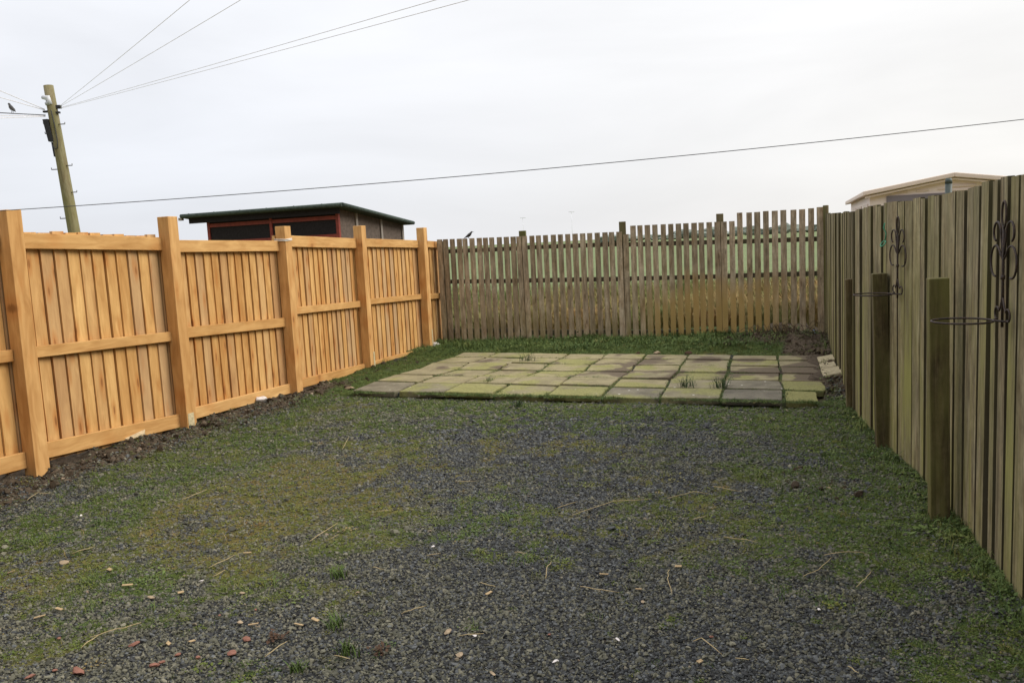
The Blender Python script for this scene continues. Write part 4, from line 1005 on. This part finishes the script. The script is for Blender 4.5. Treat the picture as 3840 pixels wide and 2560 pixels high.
# ------------------------------------------------------------------ beige resin shed behind the right fence
def build_resin_shed():
    A = Vector((4.80, 11.0, 0)); d = V2((.33, .944)).normalized(); g = Vector((d.y, -d.x, 0)); Z = lambda v: Vector((0, 0, v))
    W, L, HE, HR = 1.96, 4.1, 1.945, 2.10
    root = thing('resin_shed', A + g * W / 2 + d * L / 2, 'beige moulded shed with low gable roof behind the right fence', 'shed')
    mb = MB(); p = [A, A + g * W]
    q = [A, A + g * W, A + g * W + Z(HE), A + g * W / 2 + Z(HR), A + Z(HE)]; b = [v + d * L for v in q]
    mb.add(q + b, [(0, 1, 2, 3, 4), (9, 8, 7, 6, 5), (0, 4, 9, 5), (4, 3, 8, 9), (3, 2, 7, 8), (2, 1, 6, 7), (1, 0, 5, 6)], [tuple(v) for v in q + b], .5)
    # moulded ribs on the gable and the long side
    for k in range(9):
        t = .12 + k * .25; hh = HE - .13
        if t < W - .1 : pass
    mb.build('wall', M['resin'], root, A)
    for k in range(3):
        mb = MB(); s = .30 + k * .25; mb.box(A + g * s - d * .012 + Z(HE + .0 + .006 * k), g * .15, d * .014, Z(.016)); mb.build('moulded_rib', M['resin_roof'], root, A)
    for k in range(3):
        mb = MB(); mb.box(A - g * .012 + d * (.25 + k * 1.2) + Z(HE - .16), g * .014, d * .8, Z(.05)); mb.build('moulded_rib', M['resin_roof'], root, A)
    mb = MB(); mb.box(A + g * .20 - d * .02 + Z(1.2), g * (W - .40), d * .03, Z(HE - .03 - 1.2)); mb.build('dark_panel', M['resin_dark'], root, A)
    mb = MB(); c = A + g * (W / 2)
    for k in range(4): mb.box(c - g * .02 - d * .02 + Z(HR - .12 - k * .05), g * .28, d * .03, Z(.02))
    mb.build('vent', M['resin_roof'], root, c)
    for side in (0, 1):
        mb = MB(); o = .09; up = .06
        e0 = A - g * o if side == 0 else A + g * (W + o); rg = A + g * W / 2; ze = HE - .012; zr = HR + .002
        f0 = -d * .10; f1 = d * (L + .1)
        q = [e0 + f0 + Z(ze), rg + f0 + Z(zr), rg + f1 + Z(zr), e0 + f1 + Z(ze)]; t = [v + Z(up) for v in q]
        if side: q = [q[1], q[0], q[3], q[2]]; t = [t[1], t[0], t[3], t[2]]
        mb.hexa(q + t, (W / 2, L, up)); mb.build('roof', M['resin_roof'], root, A, bevel=.01)
        # second, thinner moulding just below the edge
        mb = MB(); h = .022
        q = [v + Z(-.03) - f0 * .35 for v in (e0 + f0 + (g if side == 0 else -g) * .03 + Z(ze), rg + f0 + Z(zr))]
        a, b2 = (q if side == 0 else (q[1], q[0])); w = d * .05
        mb.hexa([a, b2, b2 + w, a + w, a + Z(h), b2 + Z(h), b2 + w + Z(h), a + w + Z(h)], (W / 2, .05, h)); mb.build('trim', M['resin'], root, A)
build_resin_shed()
def build_green_post():
    x, y = 2.60, 4.90; mb = MB(); mb.tube([(x, y, -.1), (x, y, 1.775)], .019, 10); mb.tube([(x, y, 1.77), (x, y, 1.80)], [.021, .016], 10)
    tag(mb.build('metal_post', M['green_metal'], None, (x, y, 0)), 'thin green metal post just topping the right fence', 'post')
build_green_post()

# ------------------------------------------------------------------ telephone pole and wires
def build_pole():
    base = Vector((-12.21, 24, -.2)); top = Vector((-12.655, 24, 6.60)); ax = (top - base).normalized()
    root = thing('telephone_pole', (base.x, base.y, 0), 'leaning wooden telephone pole beyond the left fence', 'telephone pole')
    at = lambda z: base + (top - base) * ((z + .2) / 6.8)
    mb = MB(); mb.tube([at(z) for z in np.linspace(-.2, 6.6, 12)], list(np.linspace(.185, .128, 12)), 16); mb.build('pole_shaft', M['pole'], root, base)
    X = Vector((1, 0, 0)); Yv = Vector((0, -1, 0))
    for z, s in ((4.37, 1), (4.28, -1), (3.62, 1), (5.55, -1), (5.28, -1), (5.52, 1), (2.9, -1), (2.2, 1), (1.5, -1)):
        mb = MB(); p = at(z) + X * s * .1 + Yv * .05; mb.tube([p, p + X * s * .20, p + X * s * .20 + Vector((0, 0, .05))], .014, 6); mb.build('step_bolt', M['steel'], root, p)
    mb = MB(); p = at(5.98); mb.tube([p + ax * -.09, p + ax * .07], .13, 14); mb.box(p + X * .10 + Yv * -.05 + Vector((0, 0, -.02)), X * .14, Yv * .10, Vector((0, 0, .09))); mb.box(p - X * .24 + Vector((0, 0, -.12)), X * .14, Yv * .08, Vector((0, 0, .05))); mb.box(p + X * .1 + Vector((0, 0, -.16)), X * .12, Yv * .08, Vector((0, 0, .05)))
    mb.build('bracket', M['black_plastic'], root, p)
    mb = MB(); p = at(6.18) - X * .06 + Yv * .11; mb.tube([p + Vector((-.12, 0, .09)), p + Vector((.05, 0, .06)), p + Vector((.08, 0, -.07)), p + Vector((-.04, 0, -.10))], [.05, .085, .08, .05], 10); mb.build('insulator_cap', M['grey_plastic'], root, p)
    mb = MB(); p = at(5.05) - X * .22 + Yv * .12; mb.box(p, X * .16 + Yv * .02, -Yv * .14, Vector((-.10, 0, .62))); mb.build('junction_box', M['black_plastic'], root, p, bevel=.01)
    mb = MB(); p = at(4.75) - X * .14 + Yv * .10; mb.box(p + Vector((0, 0, -.12)), X * .09, -Yv * .06, Vector((-.03, 0, .4))); mb.build('cable_guard', M['black_plastic'], root, p)
    mb = MB(); P = [at(5.9) + Yv * .13 + X * .02, at(5.5) + Yv * .14 + X * .05, at(5.05) + Yv * .15 + X * .06, at(4.85) + Yv * .15 + X * .02, at(4.84) + Yv * .15 - X * .06, at(4.95) + Yv * .14 - X * .11]
    mb.tube(P, .012, 6); mb.build('cable', M['cable'], root, P[0])
    tip = at(5.98)
    return tip, at
TIP, POLE = build_pole()
def wire(name, a, b, sag, rad, mat, label, cat, ext=0., group=None, n=24):
    a, b = Vector(a), Vector(b); b = b + (b - a) * ext
    pts = [a + (b - a) * (k / n) + Vector((0, 0, -sag * 4 * (k / n) * (1 - k / n))) for k in range(n + 1)]
    mb = MB(); mb.tube(pts, rad, 6); return tag(mb.build(name, mat, None, a), label, cat, group)
R0 = TIP + Vector((.22, 0, 0)); L0 = TIP + Vector((-.22, 0, -.02))
for q, lab, dz in (((-4.98, 14, 5.73), 'thin telephone wire rising steeply from the pole, topmost of four to the right', .05), ((-4.17, 14, 5.69), 'thin telephone wire from the pole, second from the top of four to the right', .03),
               ((-.92, 12, 4.97), 'thin telephone wire from the pole, upper one of the long close pair', .0), ((-.46, 12, 4.95), 'thin telephone wire from the pole, lower one of the long close pair', -.02)):
    wire('overhead_wire', R0 + Vector((0, 0, dz)), q, .03, .0044, M['cable_grey'], lab, 'wire', .7, 'telephone wires from the pole')
for q, lab, dz, rad in (((-12.83 - .55, 22, 6.38), 'thin wire from the pole to the left photo edge, topmost of the left ones', 0, .009), ((-12.85 - .55, 22, 6.14), 'thin wire from the pole to the left photo edge, second from the top', -.02, .009),
                   ((-11.73 - .9, 20, 5.30), 'dark wire to the left photo edge on which a bird perches', -.16, .013), ((-11.74 - .9, 20, 5.20), 'thin wire to the left photo edge, just under the bird wire', -.18, .009), ((-11.75 - .9, 20, 5.11), 'thin wire to the left photo edge, lowest of all', -.20, .009)):
    wire('overhead_wire', L0 + Vector((0, 0, dz)), q, .01, rad, M['cable_grey'] if rad < .01 else M['cable'], lab, 'wire', .6, 'telephone wires from the pole')
wire('washing_line', (-4.95, 5.2, 1.90), (5.05, 5.2, 2.278), .10, .0026, M['cable'], 'thin dark washing line stretched right across the yard above the fences', 'washing line', 0, None, 60)

# ------------------------------------------------------------------ birds
def bird(loc, yaw, s, label, pitch=.75, flat=1.):
    """starling-like bird: s = body length scale; faces +x before yaw"""
    root = thing('bird', loc, label, 'bird')
    R = Matrix.Rotation(yaw, 3, 'Z'); o = Vector(loc)
    T = lambda x, z, y=0.: o + R @ Vector((x, y, z * flat)) * s
    mb = MB()
    prof = [(-.56, .02, .012), (-.44, .10, .045), (-.30, .19, .075), (-.14, .29, .135), (.02, .40, .175), (.14, .52, .165), (.22, .63, .125), (.27, .72, .098), (.32, .79, .098), (.38, .82, .080), (.43, .825, .04)]
    if pitch < .5: prof = [(-.62, .30, .02), (-.45, .32, .05), (-.25, .36, .11), (0, .4, .17), (.18, .43, .15), (.3, .5, .1), (.4, .55, .09), (.48, .55, .05)]
    mb.tube([T(x, z) for x, z, r in prof], [r * s for x, z, r in prof], 12)
    mb.tube([T(-.06, .18, .06), T(-.03, .08, .06), T(-.02, 0., .06)], [.03 * s, .014 * s, .012 * s], 6); mb.tube([T(-.06, .18, -.06), T(-.03, .08, -.06), T(-.02, 0., -.06)], [.03 * s, .014 * s, .012 * s], 6)
    for yy in (.06, -.06):
        mb.tube([T(-.02, .008, yy), T(.09, .004, yy * 1.2)], .010 * s, 5)
    mb.build('body', M['feather'], root, o)
    mb = MB(); x, z, r = prof[-1]; mb.tube([T(x - .01, z), T(x + .10, z - .005), T(x + .20, z - .01)], [.032 * s, .018 * s, .004 * s], 8); mb.build('beak', M['beak'], root, o)
    for yy in (1, -1):
        mb = MB(); mb.tube([T(.12, .52, .14 * yy), T(-.05, .36, .165 * yy), T(-.25, .2, .10 * yy), T(-.42, .10, .04 * yy)], [.03 * s, .085 * s, .06 * s, .012 * s], 8, flat=.4); mb.build('wing', M['feather'], root, o)
pk = V2(PK[0]) + (V2(PK[1]) - V2(PK[0])).normalized() * .52
bird((pk.x, pk.y + .012, 1.662), -.17, .145, 'small dark bird perched on top of the picket fence', .75, .8)
bw = L0 + Vector((0, 0, -.16)); bq = Vector((-11.73 - .9, 20, 5.30)); bt = .44; bp = bw + (bq - bw) * bt
bird((bp.x, bp.y, bp.z + .005), 2.6, .30, 'dark bird perched on the wire left of the telephone pole')

# ------------------------------------------------------------------ far away beyond the field
def build_far():
    hm = plain('far_hedge', (.20, .22, .19), .95, .1, .3, .08)
    mb = MB()
    for k in range(46):
        x = 40 + k * 4.6 + rnd.uniform(-1, 1); y = 330 + rnd.uniform(-6, 6); h = rnd.uniform(2.4, 4.6); w = rnd.uniform(3, 6)
        vs, fs = rock_mesh(2000 + k, 1., 2, 1.); mb.add([Vector((x + v.x * w, y + v.y * 2.5, h * .4 + v.z * h * .6)) for v in vs], fs, [tuple(v) for v in vs], .5)
    tag(mb.build('distant_hedge', hm), 'faint grey-green hedge on the horizon behind the picket fence', 'hedge', kind='stuff')
    lm = plain('far_lamp_grey', (.72, .73, .76), .7)
    for x, h, lab in ((5.3, 9.3, 'faint mast on the horizon, left one just right of the perched bird'), (20.5, 10.4, 'faint mast on the horizon behind the middle of the picket fence')):
        y = 260; z0 = -.06; r = thing('lamp_mast', (x, y, 0), lab, 'mast', 'faint masts on the horizon')
        mb = MB(); mb.tube([(x, y, z0), (x, y, h)], .05, 8); mb.build('mast_pole', lm, r, (x, y, 0))
        mb = MB(); mb.box((x - .9, y - .15, h - .15), (1.8, 0, 0), (0, .3, 0), (0, 0, .12)); mb.build('lamp_head', lm, r, (x, y, h))
build_far()
